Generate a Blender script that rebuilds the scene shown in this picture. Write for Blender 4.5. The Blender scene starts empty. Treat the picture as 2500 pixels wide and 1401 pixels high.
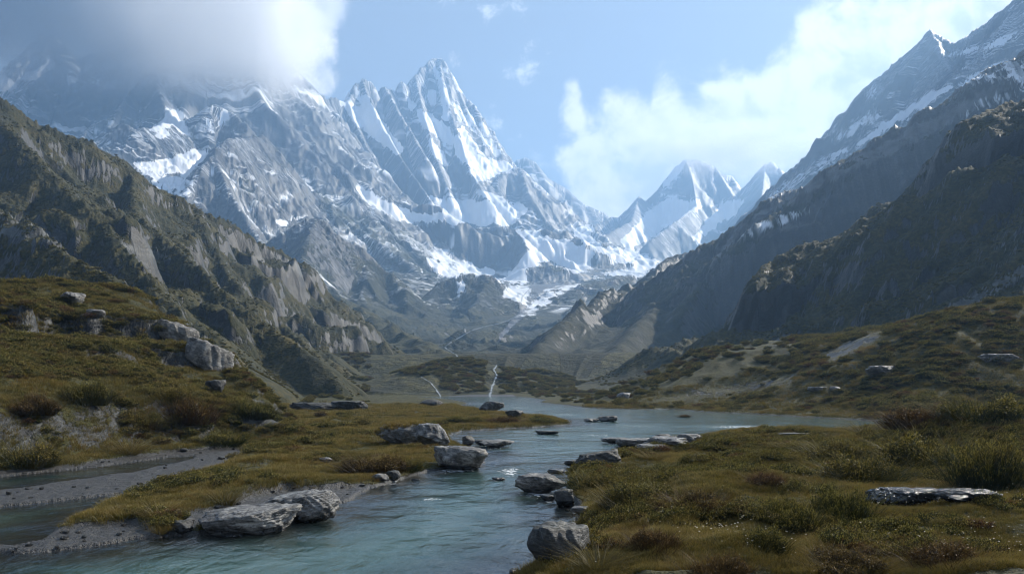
# Alpine valley: glacial river, boulders, heath, dark hills, hazy snow mountains under broken cloud.
import bpy, bmesh, math, random
import numpy as np
from math import radians, sin, cos, pi
F4 = np.float32
rng = np.random.RandomState(7)
random.seed(7)
scene = bpy.context.scene
COL = scene.collection

# ------------------------------------------------------------------ camera model
FP, CX, HZ, CAMZ = 1944.0, 1250.0, 940.0, 4.0     # focal length, centre, horizon (photo pixels), eye height
def P3(px, py, Y):
    return ((px - CX) / FP * Y, Y, CAMZ + (HZ - py) / FP * Y)
def G2(px, py):                                   # pixel on the water plane -> ground x, y
    Y = CAMZ * FP / (py - HZ)
    return ((px - CX) / FP * Y, Y)

# ------------------------------------------------------------------ noise
_perm = np.random.RandomState(3).permutation(256).astype(np.int32)
_perm = np.concatenate([_perm, _perm, _perm])
_ang = np.random.RandomState(4).rand(256) * 2 * pi
_gx, _gy = np.cos(_ang).astype(F4), np.sin(_ang).astype(F4)
def perlin(x, y, seed=0):
    x = np.asarray(x, F4); y = np.asarray(y, F4)
    xf = np.floor(x); yf = np.floor(y)
    xi = xf.astype(np.int32) & 255; yi = (yf.astype(np.int32) + seed * 37) & 255
    fx = x - xf; fy = y - yf
    u = fx * fx * fx * (fx * (fx * 6 - 15) + 10); v = fy * fy * fy * (fy * (fy * 6 - 15) + 10)
    a = _perm[xi] + yi; b = _perm[xi + 1] + yi
    def g(h, dx, dy):
        h = _perm[h]
        return _gx[h] * dx + _gy[h] * dy
    n00 = g(a, fx, fy); n10 = g(b, fx - 1, fy); n01 = g(a + 1, fx, fy - 1); n11 = g(b + 1, fx - 1, fy - 1)
    n0 = n00 + u * (n10 - n00); n1 = n01 + u * (n11 - n01)
    return (n0 + v * (n1 - n0)) * F4(1.5)
def fbm(x, y, octv=4, seed=0, gain=0.5, lac=2.03):
    s = 0; a = 1.0; t = 0
    for i in range(octv):
        s = s + a * perlin(x * (lac ** i) + 17.3 * i, y * (lac ** i) - 9.1 * i, seed + i); t += a; a *= gain
    return s / t
def ridged(x, y, octv=4, seed=0, gain=0.5, lac=2.05):      # 0..1, sharp crests
    s = 0; a = 1.0; t = 0; w = 1.0
    for i in range(octv):
        n = 1 - np.abs(perlin(x * (lac ** i) + 31.7 * i, y * (lac ** i) + 5.3 * i, seed + i)) * 1.25
        n = np.clip(n, 0, 1) ** 2
        s = s + a * n * w; t += a; w = np.clip(n * 1.6, 0, 1); a *= gain
    return s / t
def sstep(a, b, x):
    t = np.clip((x - a) / (b - a), 0, 1); return t * t * (3 - 2 * t)

# ------------------------------------------------------------------ ridges: (pixel x, pixel y, distance) -> crest lines in space
# id names of landforms
LAND = ['ground', 'hill_left', 'hill_right', 'mountain_left', 'mountain_center', 'mountain_right', 'mountain_far', 'foothill']
def ridge(idn, pts, slope, zb, p=1.3, back=None, W=None):
    q = np.array([P3(*a) for a in pts], float)
    return dict(id=LAND.index(idn), q=q, slope=slope, zb=zb, p=p, back=back or slope)
FAR = [
 # --- left massif, its tops in cloud
 ridge('mountain_left', [(-900,-300,2600),(-500,-100,2700),(-150,90,2900),(0,190,2950),(70,130,2950),(122,68,3000),(190,140,3000),(250,120,3050),(330,60,3150),(420,0,3250),(520,-10,3400),(620,60,3550),(700,150,3700),(790,235,3850)], 1.25, 420, 1.25),
 ridge('mountain_left', [(122,68,3000),(90,180,2800),(40,250,2650),(-60,330,2500)], 1.3, 350, 1.2),
 ridge('mountain_left', [(250,120,3050),(270,200,2850),(250,270,2700),(200,330,2500)], 1.3, 350, 1.2),
 ridge('mountain_left', [(330,60,3150),(372,165,2850),(400,250,2650),(470,330,2480)], 1.35, 380, 1.2),
 ridge('mountain_left', [(372,165,2850),(310,230,2700),(270,300,2560)], 1.3, 380, 1.2),
 ridge('mountain_left', [(480,300,2600),(515,255,2600),(560,268,2600),(600,300,2550),(640,370,2500),(690,440,2420)], 1.2, 420, 1.2),
 ridge('mountain_left', [(300,300,2350),(330,320,2300),(420,300,2450)], 0.9, 420, 1.1),
 ridge('mountain_left', [(-400,150,1900),(-100,330,1900),(60,330,1950),(200,345,2000),(300,390,2050),(400,430,2050),(470,440,2050),(560,500,2000)], 0.8, 200, 1.2),
 # spur with pale slabs
 ridge('mountain_left', [(640,330,2500),(590,335,2300),(548,342,2150),(525,390,2050),(560,460,1960),(600,520,1880),(640,590,1800)], 1.2, 150, 1.15),
 ridge('mountain_left', [(548,342,2150),(490,410,2000),(450,470,1900)], 1.1, 200, 1.1),
 # --- central massif with pyramid peak
 ridge('mountain_center', [(560,60,3500),(640,110,3600),(720,190,3750),(790,232,3850),(850,248,3950),(866,205,4050),(884,193,4100),(905,200,4120),(920,222,4150),(938,207,4180),(952,214,4200),(964,222,4230),(980,203,4250),(1000,207,4290),(1012,180,4350),(1045,152,4450),(1063,139,4500),(1078,142,4500),(1098,172,4480),(1120,213,4460),(1160,255,4440),(1195,305,4420),(1230,360,4380),(1262,405,4330)], 1.75, 560, 1.35),
 ridge('mountain_center', [(1070,139,4500),(1085,230,4300),(1120,330,4100),(1150,420,3900),(1185,470,3750)], 1.5, 620, 1.25),
 ridge('mountain_center', [(1012,180,4350),(1030,260,4150),(1060,370,3900),(1090,450,3720)], 1.6, 600, 1.25),
 ridge('mountain_center', [(884,193,4100),(930,300,3850),(990,400,3650),(1050,480,3500)], 1.6, 600, 1.25),
 ridge('mountain_center', [(938,207,4180),(985,290,3950),(1040,380,3780)], 1.6, 620, 1.25),
 ridge('mountain_center', [(850,248,3950),(880,330,3700),(940,430,3480),(1000,500,3380)], 1.5, 560, 1.25),
 ridge('mountain_center', [(720,190,3750),(780,290,3500),(850,400,3280),(900,470,3150)], 1.5, 500, 1.25),
 ridge('mountain_center', [(620,120,3550),(680,250,3250),(760,380,3000),(840,480,2850)], 1.5, 420, 1.25),
 ridge('mountain_center', [(790,232,3850),(830,330,3560),(900,430,3300)], 1.5, 520, 1.25),
 # shoulder right of the pyramid
 ridge('mountain_center', [(1190,455,3950),(1240,412,4150),(1268,405,4200),(1300,435,4180),(1335,480,4150),(1360,515,4100),(1392,548,4080),(1440,590,4000)], 1.0, 560, 1.2, 0.9),
 ridge('mountain_center', [(1268,405,4200),(1290,470,3950),(1330,530,3800),(1380,580,3650)], 1.0, 560, 1.2),
 # snow bench and the dark cliff under it
 ridge('mountain_center', [(830,455,2950),(870,470,3000),(930,510,3050),(1000,543,3100),(1060,548,3150),(1130,551,3180),(1210,552,3220),(1270,558,3250),(1330,590,3200),(1400,640,3100)], 1.25, 330, 1.1, 0.2),
 ridge('mountain_center', [(1240,560,3200),(1275,575,3100),(1290,620,2950)], 1.0, 340, 1.1),
 # green lit spur down from the wall
 ridge('mountain_left', [(640,330,2700),(720,420,2650),(800,500,2600),(880,560,2520),(960,610,2430),(1060,690,2250)], 0.95, 180, 1.15, 0.8),
 # glacier step, nunatak
 ridge('mountain_center', [(1270,660,2700),(1330,648,2750),(1390,655,2750)], 0.7, 330, 1.1, 0.4),
 ridge('mountain_center', [(1440,600,3500),(1480,590,3600),(1530,605,3600)], 0.5, 430, 1.2, 0.4),
 # --- right mountain, upper crest
 ridge('mountain_right', [(3100,-700,1900),(2800,-420,1950),(2600,-130,2050),(2490,-10,2100),(2420,45,2150),(2360,85,2200),(2325,100,2230),(2290,80,2270),(2272,74,2300),(2250,95,2330),(2220,150,2380),(2190,195,2430),(2160,198,2480),(2140,190,2520),(2110,215,2560),(2070,270,2640),(2030,318,2720),(2020,312,2740),(1990,355,2820),(1955,410,2920),(1880,500,3050),(1800,570,3100),(1720,640,3100)], 1.3, 250, 1.15, 1.5),
 ridge('mountain_right', [(2272,74,2300),(2330,180,2050),(2400,230,1900)], 1.1, 250, 1.1),
 ridge('mountain_right', [(2140,190,2520),(2180,300,2200)], 1.1, 250, 1.1),
 # lit lower crest and its wall down to the lake
 ridge('mountain_right', [(3100,-300,600),(2700,0,720),(2500,160,780),(2350,250,810),(2200,330,840),(2080,385,870),(1950,450,890),(1860,510,900),(1790,565,900),(1740,612,895),(1690,650,880)], 1.05, 8, 0.84, 0.6),
 ridge('mountain_right', [(1740,612,895),(1690,650,880),(1640,692,860),(1605,735,800),(1560,790,690),(1490,855,560),(1420,915,450),(1340,957,365)], 1.3, 2, 1.25, 0.8),
 ridge('mountain_right', [(1950,450,890),(1975,510,810),(1985,545,770),(1960,640,710),(1900,740,650),(1840,850,590)], 1.5, 8, 1.2, 1.4),
 ridge('mountain_right', [(1790,565,900),(1740,655,800),(1720,672,780),(1690,700,750),(1640,780,690),(1560,880,620)], 1.6, 8, 1.2, 1.4),
 # spur reaching to the valley
 ridge('mountain_right', [(1740,660,1280),(1720,640,1300),(1680,617,1320),(1640,625,1300),(1610,650,1250),(1570,690,1150),(1500,704,1040),(1420,745,870),(1350,800,700),(1300,840,590),(1250,883,490),(1218,930,410)], 1.35, 4, 1.25, 0.9),
 # right moraine
 ridge('foothill', [(1330,760,1950),(1400,705,2050),(1460,680,2120),(1540,668,2200),(1620,672,2200)], 0.55, 180, 1.1, 0.6),
 # --- lower hills under the wall, left of the glacier
 ridge('foothill', [(640,600,1700),(690,560,1720),(740,532,1750),(770,528,1760),(800,545,1770),(850,590,1780),(885,605,1790),(905,640,1780),(960,660,1770),(985,700,1750),(1040,760,1700),(1090,820,1600)], 1.15, 70, 1.2),
 ridge('foothill', [(905,640,1780),(880,700,1600),(900,770,1420),(960,850,1260)], 0.95, 40, 1.15),
 ridge('foothill', [(770,528,1760),(740,620,1560),(760,700,1400),(840,760,1260)], 1.0, 50, 1.15),
 ridge('foothill', [(985,700,1750),(1000,770,1500),(1040,840,1300)], 0.9, 40, 1.15),
 ridge('foothill', [(1050,705,1900),(1100,680,1950),(1150,668,1960),(1195,672,1950),(1240,715,1900),(1270,748,1850),(1288,770,1780)], 0.8, 110, 1.15, 0.7),
 ridge('foothill', [(1195,672,1950),(1160,740,1750),(1110,800,1560)], 0.7, 70, 1.1),
 ridge('foothill', [(820,720,1250),(880,760,1100),(960,812,900),(1050,848,720),(1130,866,590),(1192,897,490)], 0.85, 6, 1.2, 0.6),
 ridge('foothill', [(1100,830,1150),(1150,800,1200),(1200,800,1230),(1230,830,1240)], 0.7, 30, 1.15),
]
MID = [
 # left hill
 ridge('hill_left', [(-1400,60,380),(-800,100,400),(-300,170,430),(-60,225,470),(0,234,480),(40,262,485),(100,300,492),(160,325,500),(200,332,505),(250,365,515),(290,378,522),(318,405,530),(355,440,540),(430,478,555),(500,520,572),(540,532,580),(600,565,595),(625,592,605),(650,597,612),(690,612,620),(718,632,630),(736,660,640),(745,705,650),(790,745,665),(850,782,690),(880,800,705),(905,850,725),(960,905,760),(1010,948,790),(1060,966,820)], 0.95, 1.5, 1.3, 0.9),
 ridge('hill_left', [(-60,225,470),(120,420,370),(230,520,320),(330,640,270),(420,740,235)], 0.75, 2, 1.15),
 ridge('hill_left', [(318,405,530),(330,520,430),(420,600,370),(560,720,310),(650,790,275),(790,880,250),(830,930,240)], 0.8, 2, 1.15),
 ridge('hill_left', [(500,520,572),(540,640,480),(600,720,420),(700,800,370),(760,850,345)], 0.9, 2, 1.15),
 ridge('hill_left', [(-500,300,330),(-100,480,260),(60,540,230),(160,620,200),(300,700,170)], 0.7, 2, 1.15),
 # right hill; crest out of view is raised to shade the right slope
 ridge('hill_right', [(4600,-1500,250),(3700,-800,295),(3250,-480,320),(3000,-200,328),(2760,60,336),(2560,205,345),(2500,247,350),(2465,285,358),(2400,325,370),(2340,385,385),(2325,398,388),(2270,440,405),(2200,490,430),(2130,545,455),(2080,580,475),(2020,600,490),(1995,625,500),(1985,660,505),(1960,720,515),(1920,790,530),(1860,860,545),(1790,915,560),(1700,955,580),(1600,972,600)], 1.15, 4, 1.3, 1.0),
 ridge('hill_right', [(2340,385,385),(2280,520,320),(2200,640,290),(2120,740,280),(2050,830,275)], 0.95, 6, 1.2),
 ridge('hill_right', [(2700,110,335),(2620,400,240),(2500,600,210),(2400,720,210)], 0.9, 8, 1.2),
 # low hills at the head of the lake
 ridge('foothill', [(1030,925,330),(1060,895,340),(1090,878,345),(1130,872,350),(1180,900,350),(1200,940,340)], 0.26, 0.5, 1.1, 0.3),
 ridge('foothill', [(1030,880,640),(1040,855,650),(1075,850,650),(1110,880,640)], 0.6, 4, 1.2, 0.4),
 ridge('foothill', [(1222,940,400),(1260,908,400),(1320,902,410),(1380,930,400)], 0.25, 1, 1.1, 0.3),
]
APRON = [
# apron of the right slope
 ridge('ground', [(3600,560,170),(2900,700,215),(2500,795,230),(2250,850,262),(2050,893,300),(1900,925,330),(1750,945,360),(1560,958,400)], 0.135, -1, 1.05, 0.34),
]
NEARR = [
 # knoll with the rock ledge on the left bank
 ridge('ground', [(-900,560,50),(-300,650,62),(0,694,76),(100,690,82),(200,697,88),(300,705,96),(350,735,100),(410,775,104),(450,830,106),(500,890,108),(540,930,108),(600,970,106),(680,1000,100),(740,1015,96)], 0.34, 0.2, 1.0, 0.5),
 # right bank rising behind the shrubs
 ridge('ground', [(4200,760,42),(3200,900,42),(2700,975,42),(2500,1000,42),(2300,1040,42),(2150,1075,43),(2050,1098,44)], 0.17, 0.1, 1.0, 0.25),
]

def ridge_eval(R, x, y, h, idd, t, d):
    """raise h to the tent of crest line R; keep id, along-crest and from-crest coordinates"""
    q = R['q']; p = R['p']
    acc = R.get('off', 0.0)
    for i in range(len(q) - 1):
        ax, ay, az = q[i]; bx, by, bz = q[i + 1]
        ex, ey = bx - ax, by - ay; L2 = ex * ex + ey * ey; L = math.sqrt(L2)
        zt = max(az, bz) - R['zb']
        if zt <= 0: acc += L; continue
        reach = p * zt / min(R['slope'], R['back'])
        m = np.nonzero((x > min(ax, bx) - reach) & (x < max(ax, bx) + reach) & (y > min(ay, by) - reach) & (y < max(ay, by) + reach))[0]
        if len(m) == 0: acc += L; continue
        xs = x[m]; ys = y[m]
        s = np.clip(((xs - ax) * ex + (ys - ay) * ey) / L2, 0, 1)
        dx = xs - ax - s * ex; dy = ys - ay - s * ey
        dd = np.sqrt(dx * dx + dy * dy)
        zr = az + s * (bz - az) - R['zb']
        k = sstep(-0.25, 0.25, dy / (dd + 1e-3))
        sl = R['slope'] * (1 - k) + R['back'] * k
        u = 1 - dd * sl / (p * np.maximum(zr, 1e-3))
        hh = R['zb'] + np.where(zr > 0, zr, 0) * np.clip(u, 0, None) ** p
        b = (hh > h[m]) & (u > 0) & (zr > 0)
        mm = m[b]
        h[mm] = hh[b]; idd[mm] = R['id']; t[mm] = (acc + s * L)[b]; d[mm] = dd[b]
        acc += L
for k, R in enumerate(FAR + MID + NEARR + APRON): R['off'] = 1777.0 * k

def erode(H, cell, n, steps, batches, seed, ke=0.25, kd=0.25, cap=6.0, inertia=0.12, evap=0.015, lim=0.02):
    """droplets running down the height field, carving gullies and laying fans"""
    r = np.random.RandomState(seed); ny, nx = H.shape
    H = H.astype(np.float64) / cell; flow = np.zeros(ny * nx)
    for b in range(batches):
        px = r.rand(n) * (nx - 3) + 1; py = r.rand(n) * (ny - 3) + 1
        vx = np.zeros(n); vy = np.zeros(n); sp = np.ones(n); wt = np.ones(n); sd = np.zeros(n)
        for s in range(steps):
            ix = px.astype(int); iy = py.astype(int); fx = px - ix; fy = py - iy
            k = iy * nx + ix; Hf = H.ravel()
            h00 = Hf[k]; h10 = Hf[k + 1]; h01 = Hf[k + nx]; h11 = Hf[k + nx + 1]
            gx = (h10 - h00) * (1 - fy) + (h11 - h01) * fy; gy = (h01 - h00) * (1 - fx) + (h11 - h10) * fx
            h0 = h00 * (1 - fx) * (1 - fy) + h10 * fx * (1 - fy) + h01 * (1 - fx) * fy + h11 * fx * fy
            vx = vx * inertia - gx * (1 - inertia); vy = vy * inertia - gy * (1 - inertia)
            l = np.sqrt(vx * vx + vy * vy) + 1e-9; vx /= l; vy /= l
            qx = np.clip(px + vx, 1, nx - 2.01); qy = np.clip(py + vy, 1, ny - 2.01)
            jx = qx.astype(int); jy = qy.astype(int); gx2 = qx - jx; gy2 = qy - jy; k2 = jy * nx + jx
            h1 = Hf[k2] * (1 - gx2) * (1 - gy2) + Hf[k2 + 1] * gx2 * (1 - gy2) + Hf[k2 + nx] * (1 - gx2) * gy2 + Hf[k2 + nx + 1] * gx2 * gy2
            dh = h1 - h0
            c = np.maximum(-dh, 0.01) * sp * wt * cap
            dep = np.where(dh > 0, np.minimum(dh, sd), np.where(sd > c, (sd - c) * kd, 0))
            ero = np.where((dh <= 0) & (sd <= c), np.minimum((c - sd) * ke, -dh * 0.6), 0)
            delta = dep - ero; sd -= delta
            acc = np.zeros(ny * nx)
            for kk, w in ((k, (1 - fx) * (1 - fy)), (k + 1, fx * (1 - fy)), (k + nx, (1 - fx) * fy), (k + nx + 1, fx * fy)):
                acc += np.bincount(kk, delta * w, ny * nx)
            flow += np.bincount(k, wt, ny * nx)
            acc = np.clip(acc.reshape(ny, nx), -lim, lim); H = H + (acc + blur(acc)) * 0.5
            sp = np.sqrt(np.maximum(sp * sp - dh * 4, 0.05)); sp = np.minimum(sp, 3); wt *= 1 - evap
            px, py = qx, qy
    return H * cell, flow.reshape(ny, nx)
def blur(A, n=1):
    for _ in range(n):
        B = np.pad(A, 1, 'edge')
        A = (B[1:-1, 1:-1] * 4 + (B[:-2, 1:-1] + B[2:, 1:-1] + B[1:-1, :-2] + B[1:-1, 2:]) * 2 + B[:-2, :-2] + B[:-2, 2:] + B[2:, :-2] + B[2:, 2:]) / 16
    return A
class Grid:
    def __init__(s, x0, x1, y0, y1, c):
        s.x0, s.y0, s.c = x0, y0, c
        s.nx = int((x1 - x0) / c) + 1; s.ny = int((y1 - y0) / c) + 1
        X, Y = np.meshgrid(x0 + np.arange(s.nx) * c, y0 + np.arange(s.ny) * c)
        s.X, s.Y = X.astype(F4), Y.astype(F4)
    def sample(s, A, x, y, cubic=True):
        u = np.clip((x - s.x0) / s.c, 1, s.nx - 3); v = np.clip((y - s.y0) / s.c, 1, s.ny - 3)
        i = u.astype(np.int32); j = v.astype(np.int32); a = (u - i).astype(F4); b = (v - j).astype(F4)
        Af = A.ravel().astype(F4)
        if not cubic:
            k = j * s.nx + i
            return Af[k] * (1 - a) * (1 - b) + Af[k + 1] * a * (1 - b) + Af[k + s.nx] * (1 - a) * b + Af[k + s.nx + 1] * a * b
        def w(t):                                     # cubic b-spline: smooth, no facets
            return ((1 - t) ** 3 / 6, (3 * t ** 3 - 6 * t * t + 4) / 6, (-3 * t ** 3 + 3 * t * t + 3 * t + 1) / 6, t ** 3 / 6)
        wa, wb = w(a), w(b); out = 0
        for jj in range(4):
            row = (j + jj - 1) * s.nx + i; r = 0
            for ii in range(4): r = r + wa[ii] * Af[row + ii - 1]
            out = out + wb[jj] * r
        return out
    def edge(s, x, y, m):                             # 1 inside, fading to 0 at the border
        e = np.minimum(np.minimum(x - s.x0, s.x0 + (s.nx - 1) * s.c - x), np.minimum(y - s.y0, s.y0 + (s.ny - 1) * s.c - y))
        return sstep(0, m, e)

# ------------------------------------------------------------------ valley floor far from the river
FLY = [0, 240, 300, 500, 800, 1300, 1800, 2300, 2800, 3300, 4500, 7000, 14000]
FLZ = [-3, -3, 1.5, 9, 28, 70, 165, 290, 370, 450, 520, 600, 500]
AXX = [(0, 0), (260, -5), (500, -12), (1300, -75), (1800, 20), (2300, 70), (3300, 250), (6000, 900)]
def floor_h(x, y):
    z = np.interp(y, FLY, FLZ)
    ax = np.interp(y, [a for a, b in AXX], [b for a, b in AXX])
    w = np.interp(y, [0, 300, 1300, 2300, 4000, 9000], [60, 70, 60, 160, 500, 1500])
    e = np.maximum(np.abs(x - ax) - w, 0)
    r = x > ax
    wr = np.interp(y, [250, 420, 600, 1300, 1800, 2300], [60, 62, 50, 45, 120, 200])
    e = np.where(r, np.maximum(np.abs(x - ax) - wr, 0), e)
    sl = np.where(r, np.interp(y, [330, 520, 1500, 2000], [0.05, 0.10, 0.2, 0.15]), np.interp(y, [330, 600, 1500, 2000], [0.10, 0.26, 0.26, 0.15]))
    rough = np.where(e > 0, (fbm(x / 60, y / 60, 4, 55) * 9 + (ridged(x / 34, y / 34, 4, 56) - 0.4) * 3.5) * sstep(0, 60, e), 0)
    return z + np.where(y > 250, sl * np.minimum(e, 260) + rough * sstep(350, 600, y), 0)

BIG = -1e4
def macro(x, y, group):
    n = len(x)
    h = np.full(n, BIG, F4); idd = np.zeros(n, np.int16); t = np.zeros(n, F4); d = np.zeros(n, F4)
    for R in group: ridge_eval(R, x, y, h, idd, t, d)
    return h, idd, t, d

def mtn_noise(x, y, h, d, t, big, hs):
    """large ribs and gullies of a mountain face (metres)"""
    wx = fbm(x / (big * 1.3), y / (big * 1.3), 3, 11) * big * 0.35; wy = fbm(x / (big * 1.3), y / (big * 1.3), 3, 12) * big * 0.35
    r = ridged((x + wx) / big, (y + wy) / big, 5, 21) - 0.42
    f = ridged(t / (big * 0.28) + wx / big, d / (big * 2.2), 3, 31) - 0.42
    k = np.clip(d / (big * 0.5), 0.06, 1)
    return (r * big * 0.22 + f * big * 0.085) * k * hs

# far grid: eroded
GF = Grid(-3300, 3300, 420, 5300, 9.0)
_x, _y = GF.X.ravel(), GF.Y.ravel()
_h, _i, _t, _d = macro(_x, _y, FAR)
_fl = floor_h(_x, _y).astype(F4)
_am = np.where(_i == LAND.index('foothill'), 0.8, 1.0) * np.where(_i == LAND.index('mountain_right'), np.interp(_y, [600, 1100, 1900], [0.22, 0.35, 0.85]), 1.0)
_hn = np.where(_h > BIG / 2, _h + mtn_noise(_x, _y, _h, _d, _t, 420.0, _am) * sstep(0, 160, _h - _fl), BIG)
_hh = np.maximum(_hn, _fl)
_H0 = _hh.reshape(GF.ny, GF.nx)
GF.H, GF.flow = erode(_H0, GF.c, 60000, 60, 4, 1)
GF.dH = GF.H - _H0
GF.fl = np.log1p(blur(GF.flow, 1))
# mid grid: eroded, terraced into cliffs and grass ledges
GM = Grid(-620, 640, 60, 1000, 2.2)
_x, _y = GM.X.ravel(), GM.Y.ravel()
_h, _i, _t, _d = macro(_x, _y, MID)
_hill = (_i == 1) | (_i == 2)
_n = np.where(_h > BIG / 2, mtn_noise(_x, _y, _h, _d, _t, 70.0, np.where(_hill, 1.0, 0.3)) * sstep(0, 25, _h), 0)
_ha = _h + _n
# cliffs: steepen between ledges; ledge heights drift along the hill
_st = np.where(_i == 2, 52.0, 40.0)
_q = (_ha * 0.5 - _d * 0.42 + 34 * fbm(_x / 150, _y / 150, 3, 51) + 6 * fbm(_x / 28, _y / 28, 2, 52)) / _st
_fr = _q - np.floor(_q)
_ter = (np.floor(_q) + sstep(0.42, 0.78, _fr) * 0.8 + _fr * 0.2 - _q) * _st
_k = np.where(_i == 1, 1.0, np.where(_i == 2, 0.8, 0)) * (0.35 + 0.65 * sstep(-0.25, 0.2, fbm(_x / 90, _y / 90, 2, 53))) * sstep(6, 30, _h) * sstep(2, 18, _d)
_hb = np.where(_h > BIG / 2, _ha + _ter * _k, BIG)
_H0 = np.maximum(_hb, floor_h(_x, _y)).reshape(GM.ny, GM.nx)
GM.H, GM.flow = erode(_H0, GM.c, 50000, 40, 3, 2, ke=0.18)
GM.H = np.where(_h.reshape(GM.ny, GM.nx) > BIG / 2, GM.H, _H0)
GM.fl = np.log1p(blur(GM.flow, 1))

# ------------------------------------------------------------------ river banks (water lines, photo pixels on the water plane)
BANK_R = [(1240,1440),(1300,1395),(1345,1372),(1425,1330),(1440,1300),(1405,1268),(1412,1235),(1385,1190),(1392,1160),(1430,1138),(1520,1116),(1600,1100),(1690,1090),(1722,1066),(1800,1056),(1900,1060),(2000,1062),(2085,1055),(2150,1049),(2400,1042),(4200,1036),(9000,1100),(9000,3000),(1100,3000)]
BANK_L = [(-9000,3000),(-3000,1420),(-200,1420),(-60,1345),(20,1352),(110,1348),(220,1336),(330,1318),(450,1308),(600,1298),(705,1276),(790,1250),(850,1222),(905,1190),(1000,1163),(1060,1148),(1120,1142),(1175,1130),(1165,1104),(1105,1086),(1098,1064),(1130,1052),(1250,1045),(1330,1041),(1395,1036),(1370,1024),(1270,1013),(1180,1003),(1120,992),(1140,984),(1110,977),(1060,972),(1000,969),(500,968),(-4000,968),(-9000,1000)]
BANK_FR = [(1250,967),(1300,971),(1335,976),(1320,982),(1400,990),(1450,996),(1560,999),(1650,998),(1740,1006),(1850,1010),(1950,1016),(2060,1022),(2200,1029),(2500,1030),(5000,1030),(9000,990),(5000,967)]
BANK_FAR = [(-4000,968.5),(1000,968.5),(1060,968),(1150,967),(1250,967),(5000,967),(5000,951),(-4000,951)]
CHAN = [(-300,1190),(-100,1172),(0,1164),(120,1151),(250,1138),(340,1126),(420,1115),(480,1113),(450,1128),(340,1150),(220,1168),(100,1185),(-40,1204),(-300,1236)]
CHAN2 = [(-900,1300),(-300,1262),(0,1238),(150,1222),(300,1205),(335,1208),(260,1240),(190,1270),(130,1296),(90,1322),(20,1336),(-60,1330),(-300,1330),(-900,1360)]
def topoly(L, step=0.0):
    q = np.array([G2(*a) for a in L])
    return q
def poly_sd(q, x, y):
    """signed distance, + inside"""
    n = len(q); best = np.full(len(x), 1e9, F4); ins = np.zeros(len(x), bool)
    for i in range(n):
        ax, ay = q[i]; bx, by = q[(i + 1) % n]; ex, ey = bx - ax, by - ay
        s = np.clip(((x - ax) * ex + (y - ay) * ey) / (ex * ex + ey * ey + 1e-9), 0, 1)
        best = np.minimum(best, (x - ax - s * ex) ** 2 + (y - ay - s * ey) ** 2)
        if ay != by:
            c = ((ay > y) != (by > y)) & (x < ex * (y - ay) / (by - ay) + ax); ins ^= c
    return np.where(ins, 1, -1) * np.sqrt(best)
_pl = [topoly(a) for a in (BANK_R, BANK_L, BANK_FR, BANK_FAR)]; _pc = [topoly(CHAN), topoly(CHAN2)]
def land_sd(x, y):
    w = 0.35 * fbm(x / 2.2, y / 2.2, 3, 61) * np.clip(y / 30, 0.5, 2.5); w2 = 0.35 * fbm(x / 2.2, y / 2.2, 3, 62) * np.clip(y / 30, 0.5, 2.5)
    xx, yy = x + w, y + w2
    s = [poly_sd(q, xx, yy) for q in _pl]
    c = [poly_sd(q, xx, yy) for q in _pc]
    sd = np.maximum(np.maximum(s[0], s[1]), np.maximum(s[2], s[3]))
    return np.minimum(sd, np.minimum(-c[0], -c[1])), s, c

def near_h(x, y):
    """river bed, banks, meadow, knoll: for y < ~330"""
    sd, s, c = land_sd(x, y)
    far = np.clip(y / 40, 0.6, 3)
    wet = -np.minimum(1.1, 0.16 * np.maximum(-sd, 0) + 0.03) - 0.05 * fbm(x / 0.8, y / 0.8, 3, 71)
    wet = np.where(np.maximum(c[0], c[1]) > 0, np.minimum(wet, -0.07 - 0.10 * np.maximum(c[0], c[1])), wet)
    # gravel between the side channels stays low
    gch = np.minimum(np.maximum(-c[0], 0), np.maximum(-c[1], 0))
    bump = (0.24 + 0.10 * (x > 0)) * fbm(x / 1.7, y / 1.7, 4, 72) + (0.50 + 0.30 * (x > 0)) * fbm(x / 5.5, y / 5.5, 3, 73)
    dry = 0.03 + (0.30 + 0.35 * sstep(0, 1, s[0] * 0.2) * (s[0] > 0)) * (1 - np.exp(-np.maximum(sd, 0) / (0.55 * far))) + np.maximum(bump, -0.15) * sstep(0, 2.5 * far, sd) * 0.9
    z = np.where(sd > 0, dry, wet)
    h, idd, t, d = macro(x, y, NEARR)
    return z, sd, s, c, h, idd
DETAIL_COLS, DETAIL_ROWS = 1100,1.0
GRAV = [topoly(a) for a in (
    [(-400,1172),(0,1160),(200,1138),(420,1108),(560,1098),(600,1094),(590,1120),(520,1154),(420,1190),(330,1212),(200,1225),(0,1245),(-400,1270)],
[(-100,1325),(60,1325),(100,1312),(160,1296),(240,1288),(320,1284),(370,1292),(360,1330),(200,1345),(0,1360)],
    [(430,1262),(500,1252),(560,1238),(640,1212),(700,1200),(800,1200),(905,1188),(880,1212),(800,1248),(720,1262),(600,1270),(560,1290),(450,1300)],
)]
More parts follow.
